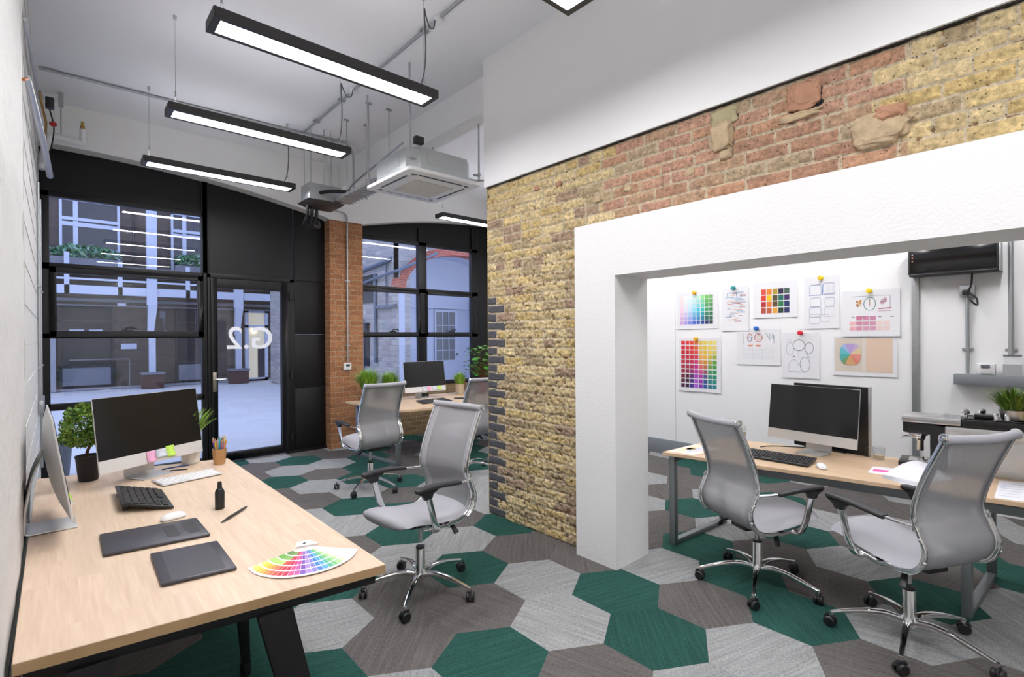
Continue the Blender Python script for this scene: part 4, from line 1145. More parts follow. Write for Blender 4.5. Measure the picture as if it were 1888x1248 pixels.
# ============================================================ DESKS
def quad_edge_round(q): return q
dk = thing('desk', 'large light oak desk with black trestle legs along the left wall', 'desk', (.43, 3.1, 0))
DL = [(-.095, 1.939), (.952, 1.805), (.944, 4.213), (-.098, 4.43)]
W(MB().slab(DL, .684, .720).build('tabletop', [M['oak'], M['oakedge']], dk, bevel=.002, seg=1))
for p in dk.children[0].data.polygons: p.material_index = 0 if abs(p.normal.z) > .5 else 1
m = MB()
def bar(m, a, b, w_, z0, z1):
    a = Vector((a[0], a[1], 0)); b = Vector((b[0], b[1], 0)); d = (b-a).normalized(); n = Vector((-d.y, d.x, 0))*w_/2
    m.slab([(a-n)[:2], (b-n)[:2], (b+n)[:2], (a+n)[:2]], z0, z1)
bar(m, (-.07, 1.975), (.925, 1.848), .03, .645, .684); bar(m, (.90, 1.87), (.895, 4.17), .03, .645, .684); bar(m, (-.06, 1.99), (-.06, 4.38), .03, .645, .684); bar(m, (-.06, 4.36), (.90, 4.17), .03, .645, .684)
W(m.build('frame', M['black'], dk, bevel=.003))
def slant_leg(x0, x1, y0, y1):
    m = MB(); vs = []
    for (x, y, z) in ((x0, y0, .648), (x1, y1, 0.0)):
        hw = .058 if z > .1 else .050
        vs += [(x-hw, y-.018, z), (x+hw, y-.018, z), (x+hw, y+.018, z), (x-hw, y+.018, z)]
    m.add(vs, [(0, 1, 2, 3), (7, 6, 5, 4), (0, 4, 5, 1), (1, 5, 6, 2), (2, 6, 7, 3), (3, 7, 4, 0)])
    W(m.build('leg', M['black'], dk, bevel=.003))
slant_leg(.565, .715, 1.888, 1.888); slant_leg(.075, -.03, 1.95, 1.95); slant_leg(.60, .76, 4.17, 4.17); slant_leg(.075, -.03, 4.30, 4.30)
m = MB()
vs = []
for z, h_ in ((.66, .032), (.06, .018)): vs += [(.635-h_+(.66-z)*.05, 2.66-h_, z), (.635+h_+(.66-z)*.05, 2.66-h_, z), (.635+h_+(.66-z)*.05, 2.66+h_, z), (.635-h_+(.66-z)*.05, 2.66+h_, z)]
m.add(vs, [(0, 1, 2, 3), (7, 6, 5, 4), (0, 4, 5, 1), (1, 5, 6, 2), (2, 6, 7, 3), (3, 7, 4, 0)]); m.cyl((.665, 2.66), .024, 0, .06, 16)
bar(m, (-.06, 2.66), (.90, 2.66), .03, .648, .684)
W(m.build('leg', M['blackm'], dk, bevel=.002))

def loop_leg(par, a, b, s=.045, zt=.66, mt='greymetal'):
    a = Vector((*a, 0)); b = Vector((*b, 0)); m = MB()
    bar(m, a, b, s, .0, s*.8); bar(m, a, b, s, zt-.04, zt)
    for p in (a, b):
        d = (b-a).normalized()*s/2
        bar(m, (p-d)[:2], (p+d)[:2], s, .0, zt)
    return W(m.build('leg', M[mt], par, bevel=.002))
dr_ = thing('desk', 'oak desk with grey steel loop legs seen through the white portal', 'desk', (4.1, .9, 0))
DR = [(3.437, 2.118), (3.85, -.50), (4.70, -.55), (4.285, 2.06)]
o = W(MB().slab(DR, .695, .720).build('tabletop', M['oak2'], dr_, bevel=.002, seg=1))
loop_leg(dr_, (3.540, 2.085), (4.25, 2.035), zt=.68); loop_leg(dr_, (3.835, .42), (4.58, .38), zt=.68); 
m = MB(); bar(m, (3.72, 1.98), (4.02, -.3), .03, .63, .68); bar(m, (4.25, 1.95), (4.55, -.3), .03, .63, .68)
W(m.build('crossbar', M['greymetal'], dr_)); m = MB(); bar(m, (3.80, 1.60), (4.0, .1), .14, .60, .615); bar(m, (3.73, 1.6), (3.93, .1), .008, .60, .65); W(m.build('cable_basket', M['greymetal'], dr_))
db = thing('desk', 'oak desk with grey legs under the right-hand window', 'desk', (4.0, 6.1, 0))
DB = [(3.115, 5.52), (5.3, 5.20), (5.3, 6.70), (3.02, 6.86)]
o = W(MB().slab(DB, .692, .720).build('tabletop', M['oak2'], db, bevel=.002, seg=1))
loop_leg(db, (3.19, 5.70), (3.09, 6.62), .05, .69); loop_leg(db, (5.25, 5.3), (5.25, 6.8), .05, .69)

# ============================================================ COMPUTERS
def make_imac():
    t = thing('desktop_computer', '', 'computer')
    w_, zb, ht_, ch_ = .325, .09, .43, .075
    ta = R(8); ca, sa = math.cos(ta), math.sin(ta)
    T = Matrix.Translation((0, -.075, zb)) @ Matrix.Rotation(-ta, 4, 'X')
    def face(z0, z1, y0, y1, r):
        pts = rrect(2*w_, ht_, r, 5)
        m = MB(); m.M = T
        return m
    # aluminium shell: rounded outline, thin rim, bulging back
    def shell():
        m = MB(); m.M = T; NU, NV = 24, 18
        def fn(u, v):
            x = (u-.5)*2; z = (v-.5)*2
            q = (1-abs(x)**2.6)*(1-abs(z)**2.6)
            return (x*w_, .006+.042*max(0, q)**.75, (v*ht_))
        m.grid(fn, NU, NV)
        m.box(-w_, w_, 0, .0065, 0, ht_)
        return m.build('shell', M['alu'], t, smooth=40)
    shell()
    m = MB(); m.M = T; m.box(-w_+.002, w_-.002, -.002, 0, ch_, ht_-.002); m.build('screen', M['screen'], t, bevel=.0015, seg=1)
    m = MB(); m.M = T; m.box(-w_+.001, w_-.001, -.0022, .001, .001, ch_-.001); m.build('chin', M['aluw'], t, bevel=.001, seg=1)
    m = MB()
    m.sweep(catmull([(0, .01, .34), (0, .045, .25), (0, .068, .12), (0, .070, .03), (0, .06, .008), (0, .0, .006), (0, -.10, .004)], 5), rrect(.19, .007, .003, 2), side=(1, 0, 0))
    m.build('stand', M['alu'], t)
    return t
im = make_imac()
ims = [im]+[dup(im) for _ in range(3)]
IM = [(0.438, 4.035, 30, 1.04, 'silver computer with black screen and three sticky notes, on the left oak desk'),
      (-.038, 3.24, 92, 1.06, 'silver computer seen from its edge against the left wall'),
      (4.21, 1.315, -98, .97, 'silver computer with black screen on the desk inside the white portal'),
      (4.04, 6.46, -3, 1.04, 'silver computer with black screen under the right-hand window')]
for o, (x, y, r_, s_, lab) in zip(ims, IM):
    o.location = (x, y, .720); o.rotation_euler = (0, 0, R(r_)); o.scale = (s_,)*3; o['label'] = lab; o['group'] = 'silver desktop computers'
def note(par, cx, w_, h_, mt, dz=0):
    T = Matrix.Translation((0, -.075, .09)) @ Matrix.Rotation(-R(8), 4, 'X')
    m = MB(); m.M = T; m.grid(lambda u, v: (cx+(u-.5)*w_, -.0035-.012*(1-v)**2*(1-v), .070+dz-h_*(1-v)), 1, 6)
    m.build('sticky_note', mt, par, smooth=60, solid=.0006)
for k, (cx, mt) in enumerate(((-.030, 'pink'), (.035, 'lilac'), (.095, 'lime'))): note(ims[0], cx*1, .055 if k != 1 else .07, .068 if k != 1 else .048, M[mt], .014 if k == 2 else .004)
for k, (cx, mt) in enumerate(((-.06, 'lilac'), (.02, 'lime'), (.10, 'lime'))): note(ims[1], cx, .07, .075, M[mt], .01)
for k, (cx, mt) in enumerate(((.05, 'pink'), (.14, 'lilac'), (.22, 'lime'), (-.03, 'lilac'))): note(ims[3], cx, .06, .055, M[mt], 0)

# ---- helpers for things lying on quads measured on the desk
def qm(q, u, v):
    a = Vector(q[0])*(1-u)+Vector(q[1])*u; b = Vector(q[3])*(1-u)+Vector(q[2])*u
    return a*(1-v)+b*v
def ctr(q): return (sum(p[0] for p in q)/4, sum(p[1] for p in q)/4)
def zq(q, zz, u, v): return (zz[0]*(1-u)+zz[1]*u)*(1-v)+(zz[3]*(1-u)+zz[2]*u)*v
def keyboard(name, label, q, zt, th, body, keym, rows, cols, zkey=.003, gap=.14, margin=(.03, .08), blocks=None, group=None):
    """q corners in order; u runs along the long side"""
    c = ctr(q); z0 = min(zt)
    t = thing(name, label, 'keyboard', (c[0], c[1], .720), group=group)
    m = MB(); vs = [(*qm(q, u, v), zq(q, zt, u, v)-th) for u, v in ((0, 0), (1, 0), (1, 1), (0, 1))]+[(*qm(q, u, v), zq(q, zt, u, v)) for u, v in ((0, 0), (1, 0), (1, 1), (0, 1))]
    m.add(vs, [(3, 2, 1, 0), (4, 5, 6, 7), (0, 1, 5, 4), (1, 2, 6, 5), (2, 3, 7, 6), (3, 0, 4, 7)])
    W(m.build('body', body, t, bevel=.002, seg=2))
    m = MB()
    for j in range(rows):
        for i in range(cols):
            if blocks and i in blocks: continue
            if j == 0 and cols*.22 < i < cols*.42: continue
            u0 = margin[0]+(1-2*margin[0])*(i+gap/2)/cols; u1 = margin[0]+(1-2*margin[0])*(i+1-gap/2)/cols
            v0 = margin[1]+(1-2*margin[1])*(j+gap/2)/rows; v1 = margin[1]+(1-2*margin[1])*(j+1-gap/2)/rows
            base = []; top = []
            for u, v in ((u0, v0), (u1, v0), (u1, v1), (u0, v1)):
                p = qm(q, u, v); z = zq(q, zt, u, v); base.append((*p, z-.0005)); 
            cx = sum(p[0] for p in base)/4; cy = sum(p[1] for p in base)/4
            for p in base: top.append((cx+(p[0]-cx)*.86, cy+(p[1]-cy)*.86, p[2]+zkey))
            m.add(base+top, [(4, 5, 6, 7), (0, 1, 5, 4), (1, 2, 6, 5), (2, 3, 7, 6), (3, 0, 4, 7)])
    W(m.build('keys', keym, t, smooth=0))
    return t
# black keyboard: back edge towards the wall is propped up
k_ = keyboard('keyboard', 'black full-size keyboard propped up on the left oak desk', [(.452, 3.14), (.452, 3.56), (.247, 3.70), (.240, 3.25)], (.735, .735, .765, .768), .012, M['blackm'], M['black_soft'], 6, 21, .006, .18, (.03, .08))
m = MB()
for p in ((.262, 3.30), (.262, 3.62)): m.box(p[0]-.012, p[0]+.012, p[1]-.008, p[1]+.008, .7202, .757)
W(m.build('foot', M['blackm'], k_))
keyboard('keyboard', 'slim white keyboard beside the pencil cup', [(.472, 3.655), (.800, 3.723), (.776, 3.884), (.434, 3.813)], (.731, .731, .736, .736), .007, M['alu'], M['paper_lamp'], 5, 15, .002, .12, (.02, .05))
keyboard('keyboard', 'black keyboard on the desk inside the white portal', [(3.717, 1.613), (3.716, 1.20), (3.945, 1.214), (3.930, 1.668)], (.735, .735, .748, .748), .014, M['blackm'], M['black_soft'], 6, 21, .006, .18, (.03, .08))
keyboard('keyboard', 'black keyboard lying before the computer at the right-hand window', [(3.627, 5.82), (4.095, 5.795), (4.168, 6.128), (3.707, 6.128)], (.733, .733, .740, .740), .010, M['blackm'], M['black_soft'], 6, 18, .004, .2, (.03, .08))
# graphics tablets
def tablet(label, q, z=.734, th=.0125, bev=.005):
    c = ctr(q); t = thing('graphics_tablet', label, 'graphics tablet', (c[0], c[1], .72), group='black graphics tablets')
    W(MB().slab(q, z-th, z).build('body', M['blackm'] if 0 else TABM, t, bevel=bev, seg=3)); return t
TABM = mat('tablet_shell', (.045, .042, .052), .38)
TABD = mat('tablet_dark', (.018, .017, .02), .45)
q = [(.137, 2.635), (.509, 2.592), (.506, 2.875), (.140, 2.927)]
t = tablet('larger black graphics tablet with two darker square pads, next to the white mouse', q)
W(MB().slab([qm(q, u, v) for u, v in ((.60, .20), (.73, .20), (.73, .80), (.60, .80))], .7335, .7346).build('touch_pad', TABD, t, smooth=0))
W(MB().slab([qm(q, u, v) for u, v in ((.82, .22), (.93, .22), (.93, .78), (.82, .78))], .7335, .7346).build('button_block', TABD, t, smooth=0))
q = [(.273, 2.175), (.509, 2.141), (.514, 2.484), (.280, 2.520)]
t = tablet('smaller plain black graphics tablet, the one nearest the viewer', q)
m = MB(); m.slab([qm(q, u, v) for u, v in ((.14, .04), (.86, .04), (.86, .96), (.14, .96))], .7338, .7344); W(m.build('drawing_area', mat('tablet_area', (.055, .052, .062), .3), t, smooth=0))
def mouse(label, x, y, rz, body=None):
    t = thing('mouse', label, 'mouse', (x, y, .7202), rz, group='white computer mice')
    m = MB(); m.grid(lambda u, v: ((u-.5)*.058*(1-.25*abs(2*v-1)**3), (v-.5)*.112*(1-.12*abs(2*u-1)**3), .008+.024*max(0, (1-abs(2*u-1)**2.6)*(1-abs(2*v-1)**2.6))**.6), 14, 18)
    m.build('top_shell', mat('glossy_white', (.82, .82, .82), .15), t, smooth=60)
    m = MB(); m.prism(rrect(.050, .104, .018, 5), 'Z', 0, .009); m.build('base', M['alu'], t, bevel=.002)
mouse('white mouse on the left oak desk behind the larger tablet', .425, 2.975, R(-78)); mouse('white mouse on the desk inside the white portal', 3.775, 1.135, R(-60))
bt = thing('marker_bottle', 'small black refill bottle with pointed cap standing on the left oak desk', 'bottle', (.63, 2.985, .72))
W(MB().lathe([(.0215, .0), (.0225, .003), (.0225, .088), (.0205, .092)], (.63, 2.985), 24, .7202).build('body', M['blackm'], bt)); W(MB().lathe([(.0205, .092), (.017, .102), (.0125, .105), (.0115, .108), (.0095, .14)], (.63, 2.985), 20, .7202).build('cap', M['blackm'], bt))
pn_ = thing('stylus', 'black stylus pen lying on the left oak desk', 'pen', (.655, 2.81, .72))
a = Vector((.579, 2.727, .728)); b = Vector((.734, 2.894, .729))
W(MB().tube([a, a.lerp(b, .10), a.lerp(b, .2), a.lerp(b, .55), a.lerp(b, .95), b], [.0012, .004, .0055, .0066, .0052, .0035], 12).build('barrel', M['blackm'], pn_))
W(MB().tube([a.lerp(b, .25)+Vector((0, 0, .0045)), a.lerp(b, .38)+Vector((0, 0, .0055))], .0028, 8).build('side_switch', M['black_soft'], pn_))
for lab, a, b, mt in (('black pen under the chin of the sticky-note computer', (.56, 4.06, .7245), (.66, 4.03, .7245), 'blackm'), ('blue pen behind the foot of the sticky-note computer', (.53, 4.14, .7245), (.69, 4.16, .7245), None)):
    o = MB().tube([a, b], .0042, 10).build('pen', M[mt] if mt else mat('blue_ink', (.03, .08, .30), .4)); tag(o, lab, 'pen')

# ---- pencil cup
cp = thing('pencil_cup', 'round wooden cup of coloured pencils on the left oak desk', 'pencil cup', (.858, 4.065, .72))
W(MB().lathe([(.036, 0), (.046, .105), (.0465, .108), (.043, .108), (.034, .012), (.0, .012)], (.858, 4.065), 32, .7202).build('cup', M['cupwood'], cp))
rnd = random.Random(11)
pcs = [(.7, .03, .03), (.04, .3, .65), (.75, .35, .02), (.05, .45, .15), (.8, .65, .03), (.45, .05, .3), (.02, .5, .6), (.85, .3, .3), (.15, .1, .5), (.8, .8, .78), (.3, .12, .03)]
for k in range(34):
    a = rnd.uniform(0, 2*PI); r0 = rnd.uniform(.004, .022); r1 = rnd.uniform(.015, .042)+.006*(k % 3)
    c = pcs[k % len(pcs)]
    p0 = Vector((0.858+r0*math.cos(a), 4.065+r0*math.sin(a), .7355)); p1 = Vector((0.858+r1*math.cos(a), 4.065+r1*math.sin(a), .72+rnd.uniform(.145, .195)))
    d = (p1-p0).normalized()
    t = thing('coloured_pencil', 'coloured pencil standing point up in the wooden cup', 'pencil', p0, group='coloured pencils in the wooden cup')
    W(MB().setc(c).tube([p0, p1], .0036, 6).build('shaft', M['paintcol'], t)); W(MB().setc((.72, .5, .28)).tube([p1, p1+d*.010], [.0036, .0014], 6).setc(c).tube([p1+d*.010, p1+d*.015], [.0014, .0003], 5).build('tip', M['paintcol'], t))
# ============================================================ FAN DECK
fd = thing('colour_fan_deck', 'fanned colour swatch deck near the corner of the left oak desk', 'colour swatch', (.74, 2.06, .72))
pal = [(.78, .80, .40), (.72, .74, .12), (.76, .64, .05), (.80, .48, .03), (.78, .28, .05), (.70, .12, .06), (.62, .03, .04), (.58, .01, .08), (.74, .10, .32), (.18, .05, .42), (.48, .30, .68), (.02, .14, .52), (.08, .38, .66), (.08, .45, .16), (.30, .66, .22), (.80, .86, .55), (.82, .86, .84), (.84, .85, .85)]
GAP = .74
grn = [(.06, .22, .05), (.12, .40, .07), (.40, .68, .16)]
NB = 26; a0, a1 = R(194), R(309); pv = Vector((.778, 2.190))
def fr(u): return .240+.058*math.sin(PI*min(1, max(0, u)))
for side in (0,):
    m = MB().setc((.82, .82, .83))
    for k in range(NB):
        u0, u1 = (k-.02)/NB, (k+1.02)/NB; z = .7215+.0036*math.sin(PI*k/NB)+.00012*k
        b0, b1 = a0+(a1-a0)*u0, a0+(a1-a0)*u1
        def pt(a, r): return (pv.x+r*math.cos(a), pv.y+r*math.sin(a))
        r1 = fr((k+.5)/NB)
        vs = [(*pt(b0, .028), z), (*pt(b0, r1), z), (*pt(b1, r1), z), (*pt(b1, .028), z)]
        m.setc((.80, .80, .82)); m.add(vs+[(p[0], p[1], p[2]-.0008) for p in vs], [(0, 1, 2, 3), (7, 6, 5, 4), (1, 5, 6, 2)])
        cells = 5
        for c in range(cells):
            ra = r1*(.22+.76*c/cells); rb = r1*(.22+.76*(c+.80)/cells)
            t_ = (k+.5)/NB; kk = min(.999, t_/.90)*(len(pal)-1); i = min(int(kk), len(pal)-2); f = kk-i
            col = Vector(pal[i]).lerp(Vector(pal[i+1]), f)
            if t_ < .36 and c < 3 and t_ < .34-.04*c: col = Vector(grn[c]).lerp(Vector((.8, .8, .3)), t_*.8)
            if t_ > .88: col = Vector((.78, .84, .80))
            e = .05*(c-2)/3
            col = col.lerp(Vector((.9, .9, .85)), max(0, e)) if c > 2 else col.lerp(Vector((.1, .1, .1)), max(0, -e*.8))
            w0 = b0+(b1-b0)*.06; w1 = b0+(b1-b0)*.93
            m.setc(tuple(col)); m.add([(*pt(w0, ra), z+.0003), (*pt(w0, rb), z+.0003), (*pt(w1, rb), z+.0003), (*pt(w1, ra), z+.0003)], [(0, 1, 2, 3)])
    W(m.build('swatches', M['print'], fd, smooth=0, fix=False))
m = MB(); m.slab([(.745, 2.195), (.83, 2.17), (.815, 2.235), (.765, 2.245)], .7205, .7275); W(m.build('cover', M['paper'], fd, smooth=0))
W(MB().cyl((.783, 2.205), .006, .7275, .7295, 14).build('rivet', M['chrome'], fd))

# ============================================================ PLANTS
def tree_pot():
    t = thing('potted_tree', 'small round-headed tree in a black pot on the left oak desk', 'plant', (.148, 4.165, .72))
    W(MB().lathe([(.046, 0), (.050, .004), (.064, .145), (.067, .150), (.067, .158), (.062, .158), (.058, .140), (0, .138)], (.148, 4.165), 30, .7202).build('pot', M['potblack'], t))
    W(MB().cyl((.148, 4.165), .056, .845, .862, 20).build('soil', M['soil'], t))
    m = MB(); m.M = Matrix.Translation((.002, .035, 0)); m.tube(catmull([(.135, 4.13, .85), (.142, 4.13, .90), (.155, 4.125, .935), (.175, 4.12, .97), (.19, 4.11, 1.03)], 4), [.0095]*4+[.009]*4+[.008]*4+[.007]*4+[.004], 8)
    for k in range(9):
        a = k*2.4; m.tube([(.165, 4.12, .96), (.14+.05*math.cos(a), 4.12+.05*math.sin(a), 1.0+.02*(k % 3)), (.13+.10*math.cos(a), 4.11+.10*math.sin(a), 1.06+.03*(k % 3))], [.005, .0035, .0015], 5)
    W(m.build('trunk', M['stem'], t))
    rnd = random.Random(2); m = MB()
    cols = [(.10, .23, .025), (.17, .33, .03), (.30, .42, .06), (.06, .15, .02), (.22, .36, .05)]
    foliage(m, (.125, 4.15, 1.055), .118, .118, .130, 2100, .0105, cols, rnd, .62)
    for cx, cy, cz, r in ((.05, 4.10, 1.0, .05), (.08, 4.13, 1.14, .05), (.13, 4.1, 1.17, .05), (.18, 4.12, 1.03, .05), (.20, 4.1, 1.09, .05)): foliage(m, (cx, cy+.03, cz), r, r, r, 200, .0105, cols, rnd, .62)
    W(m.build('crown', M['leaf'], t, smooth=0, fix=False))
tree_pot()
def grass(name, label, x, y, z, pot, potm, blades, hgt, spread, cols, seed, group=None, lean=(0, 0), wid=.0028):
    """pot: lathe profile; grass springs from its rim"""
    t = thing(name, label, 'plant', (x, y, z), group=group)
    W(MB().lathe(pot, (x, y), 30, z+.0002).build('pot', potm, t))
    zt = z+pot[-1][1]; rt = pot[-1][0] if pot[-1][0] > .01 else pot[-2][0]
    W(MB().cyl((x, y), rt*.96, zt-.012, zt-.004, 20).build('soil', M['soil'], t))
    rnd = random.Random(seed); m = MB()
    for k in range(blades):
        a = rnd.uniform(0, 2*PI); r0 = rt*.85*rnd.random()**.5; h = hgt*rnd.uniform(.5, 1.0)*(1.0 if blades < 200 else 1.1-.45*(r0/rt)**2); sp = spread*rnd.uniform(.25, 1.15)*(.35+.75*r0/rt)
        p0 = Vector((x+r0*math.cos(a), y+r0*math.sin(a), zt-.008)); aa = a+rnd.uniform(-.5, .5)
        d = Vector((math.cos(aa), math.sin(aa), 0)); n = Vector((-d.y, d.x, 0)); L = Vector((lean[0], lean[1], 0))
        m.setc(tuple(q*rnd.uniform(.8, 1.25) for q in rnd.choice(cols)))
        pts = [p0, p0+d*sp*.25+Vector((0, 0, h*.45))+L*.3, p0+d*sp*.6+Vector((0, 0, h*.8))+L*.65, p0+d*sp+Vector((0, 0, h))+L]
        w_ = wid*rnd.uniform(.7, 1.3); vs = []
        for p, q in zip(pts, (1, .9, .6, .06)): vs += [p-n*w_*q, p+n*w_*q]
        m.add(vs, [(0, 1, 3, 2), (2, 3, 5, 4), (4, 5, 7, 6)])
    W(m.build('grass', M['leaf'], t, smooth=0, fix=False))
    return t
GC = [(.18, .38, .03), (.28, .50, .05), (.12, .28, .02), (.40, .58, .12)]
grass('potted_grass', 'white pot of tall leaning grass behind the sticky-note computer', (.712), 4.235, .72, [(.052, 0), (.056, .004), (.064, .205), (.066, .21), (.062, .21), (.060, .200)], M['potwhite'], 130, .20, .06, GC, 4, None, (.07, -.04), .0035)
grass('potted_grass', 'white tapered pot of bushy grass at the brick pier end of the window desk', 3.28, 6.70, .72, [(.055, 0), (.058, .004), (.085, .16), (.088, .165), (.080, .165)], M['potwhite'], 900, .30, .21, GC, 5, 'bushy grass pots', (0, 0), .005)
grass('potted_grass', 'smaller white bowl of bushy grass beside the tapered pot on the window desk', 3.62, 6.70, .72, [(.06, 0), (.065, .004), (.075, .125), (.077, .13), (.07, .13)], M['potwhite'], 800, .28, .17, GC, 6, 'bushy grass pots', (0, 0), .005)
grass('potted_grass', 'beige pot of upright grass right of the window desk computer', 4.70, 6.46, .72, [(.058, 0), (.062, .004), (.070, .155), (.071, .16), (.065, .16)], M['potbeige'], 520, .20, .11, GC, 7, 'bushy grass pots', (0, 0), .004)
# leafy plant in a red pot, half hidden by the brick wall
t = thing('potted_plant', 'big-leaved plant in a red pot beside the brick wall edge on the window desk', 'plant', (5.02, 6.30, .72))
W(MB().lathe([(.05, 0), (.055, .004), (.075, .17), (.077, .175), (.07, .175)], (5.02, 6.30), 26, .7202).build('pot', M['redplastic'], t)); W(MB().cyl((5.02, 6.30), .066, .875, .885, 20).build('soil', M['soil'], t))
rnd = random.Random(8); m = MB(); ms = MB()
for k in range(230):
    a = rnd.uniform(0, 2*PI); r = rnd.uniform(.03, .26); z = rnd.uniform(1.0, 1.46)
    c = Vector((5.02+r*math.cos(a), 6.30+r*math.sin(a), z)); d = Vector((math.cos(a), math.sin(a), rnd.uniform(-.5, .3))).normalized(); s = d.cross(Vector((0, 0, 1))).normalized(); L = rnd.uniform(.055, .095)
    m.setc(tuple(q*rnd.uniform(.7, 1.3) for q in rnd.choice([(.05, .20, .02), (.09, .30, .04), (.03, .12, .02), (.2, .42, .08)])))
    m.add([c, c+d*L*.35+s*L*.42+Vector((0, 0, .006)), c+d*L*.75+s*L*.33, c+d*L, c+d*L*.75-s*L*.33, c+d*L*.35-s*L*.42+Vector((0, 0, .006)), c+d*L*.5-Vector((0, 0, .006))], [(0, 1, 6), (1, 2, 6), (2, 3, 6), (3, 4, 6), (4, 5, 6), (5, 0, 6)])
    if k % 4 == 0: ms.tube([(5.02, 6.30, .88), (5.02+r*.4*math.cos(a), 6.30+r*.4*math.sin(a), (.88+z)/2+.05), tuple(c)], [.004, .003, .0015], 5)
W(m.build('leaves', M['leaf'], t, smooth=40, fix=False)); W(ms.build('stems', M['stem'], t))
o = W(MB().lathe([(.03, 0), (.033, .003), (.033, .05), (.030, .05), (.028, .006), (0, .006)], (4.86, 6.36), 20, .7202).build('small_tub', M['potwhite'], thing('small_tub', 'small white tub between the grass pot and the red pot', 'tub', (4.86, 6.36, .72))))
o = MB().slab([(4.30, 6.06), (4.33, 5.93), (4.53, 5.84), (4.52, 5.99)], .7202, .733).build('folded_case', M['blackm'], bevel=.003); tag(o, 'flat black case on the window desk in front of the beige pot', 'case')
o = MB().slab([(4.05, 6.52), (4.17, 6.52), (4.17, 6.60), (4.05, 6.60)], .7202, .78).build('small_box', M['blackm'], bevel=.004); tag(o, 'small black box behind the window desk computer', 'box')

# ============================================================ PINNED SHEETS
XS = 6.1755
def sheet(label, yl, yr, zt, zb, off=0.0, tilt=0.0, curl=.004, base=(.84, .84, .86)):
    """white sheet on the right wall; returns a builder placing ink by (u,v), v down"""
    yl2, yr2 = yl, yr
    c = Vector((XS-off, (yl+yr)/2, (zt+zb)/2)); 
    def P(u, v, d=.0):
        y = yl+(yr-yl)*u; z = zt+(zb-zt)*v
        dy, dz = y-c.y, z-c.z; ca, sa = math.cos(tilt), math.sin(tilt)
        cur = curl*(v**3)*(1 if off == 0 else 1)+.0015*math.sin(u*7)*v
        return (c.x-cur-d, c.y+dy*ca-dz*sa, c.z+dy*sa+dz*ca)
    m = MB().setc(base)
    m.grid(lambda u, v: P(u, v), 10, 10)
    o = len(m.v); m.grid(lambda u, v: P(u, v, -.0012), 10, 10)
    return m, P
def finish(m, label, cat='paper sheet'):
    o = m.build('pinned_sheet', M['print'], smooth=0, fix=False); return tag(o, label, cat, 'sheets pinned to the right wall')
def cell(m, P, u0, u1, v0, v1, c):
    m.setc(c); m.add([P(u0, v0, .0016), P(u0, v1, .0016), P(u1, v1, .0016), P(u1, v0, .0016)], [(0, 1, 2, 3)])
def line(m, P, pts, w_, c, asp=1.0):
    m.setc(c)
    for a, b in zip(pts[:-1], pts[1:]):
        d = Vector((b[0]-a[0], b[1]-a[1])); 
        if d.length < 1e-6: continue
        n = Vector((-d.y, d.x)).normalized()*w_
        m.add([P(a[0]-n.x, a[1]-n.y, .002), P(b[0]-n.x, b[1]-n.y, .002), P(b[0]+n.x, b[1]+n.y, .002), P(a[0]+n.x, a[1]+n.y, .002)], [(0, 1, 2, 3)])
def ell(cx, cy, rx, ry, n=26, a0=0, a1=360): return [(cx+rx*math.cos(R(a0+(a1-a0)*k/n)), cy+ry*math.sin(R(a0+(a1-a0)*k/n))) for k in range(n+1)]
# 1 pastel to blue-green chart, 8 x 7
m, P = sheet('', 3.568, 3.005, 2.172, 1.697, tilt=-.0)
row0 = [(.95, .80, .80), (.86, .93, .88), (.80, .93, .90), (.70, .90, .84), (.55, .85, .70), (.35, .75, .30), (.18, .58, .12), (.22, .52, .18)]
row1 = [(.66, .38, .72), (.42, .34, .78), (.20, .26, .72), (.05, .13, .62), (.03, .10, .48), (.02, .07, .30), (.02, .04, .14), (.03, .08, .08)]
mid = [(.93, .68, .80), (.80, .80, .93), (.60, .82, .94), (.30, .75, .88), (.08, .62, .78), (.05, .58, .55), (.05, .36, .12), (.05, .28, .10)]
for j in range(7):
    for i in range(8):
        t_ = j/6; c = (Vector(row0[i]).lerp(Vector(mid[i]), t_*2) if t_ < .5 else Vector(mid[i]).lerp(Vector(row1[i]), t_*2-1))
        cell(m, P, .08+.82*i/8, .08+.82*(i+.84)/8, .09+.80*j/7, .09+.80*(j+.86)/7, tuple(c))
finish(m, 'pinned chart of pastel, blue and green squares, top left of the group')
# 2 doodled text lines
m, P = sheet('', 2.955, 2.625, 2.206, 1.662, curl=.006)
rnd = random.Random(21)
for j in range(24):
    v = .14+.66*j/24; c = rnd.choice([(.10, .16, .40), (.15, .30, .60), (.80, .30, .15), (.12, .12, .25), (.50, .15, .18), (.20, .45, .65), (.75, .45, .25)])
    for s in range(rnd.randint(1, 3)):
        u = rnd.uniform(.12, .7); L = rnd.uniform(.08, .42); line(m, P, [(u, v), (min(.88, u+L*.5), v+rnd.uniform(-.008, .008)), (min(.9, u+L), v)], .005, c)
for u in (.2, .42, .55, .72): line(m, P, [(u, .14), (u+.01, .24)], .006, (.15, .2, .4))
finish(m, 'pinned sheet of scribbled blue and orange lines')
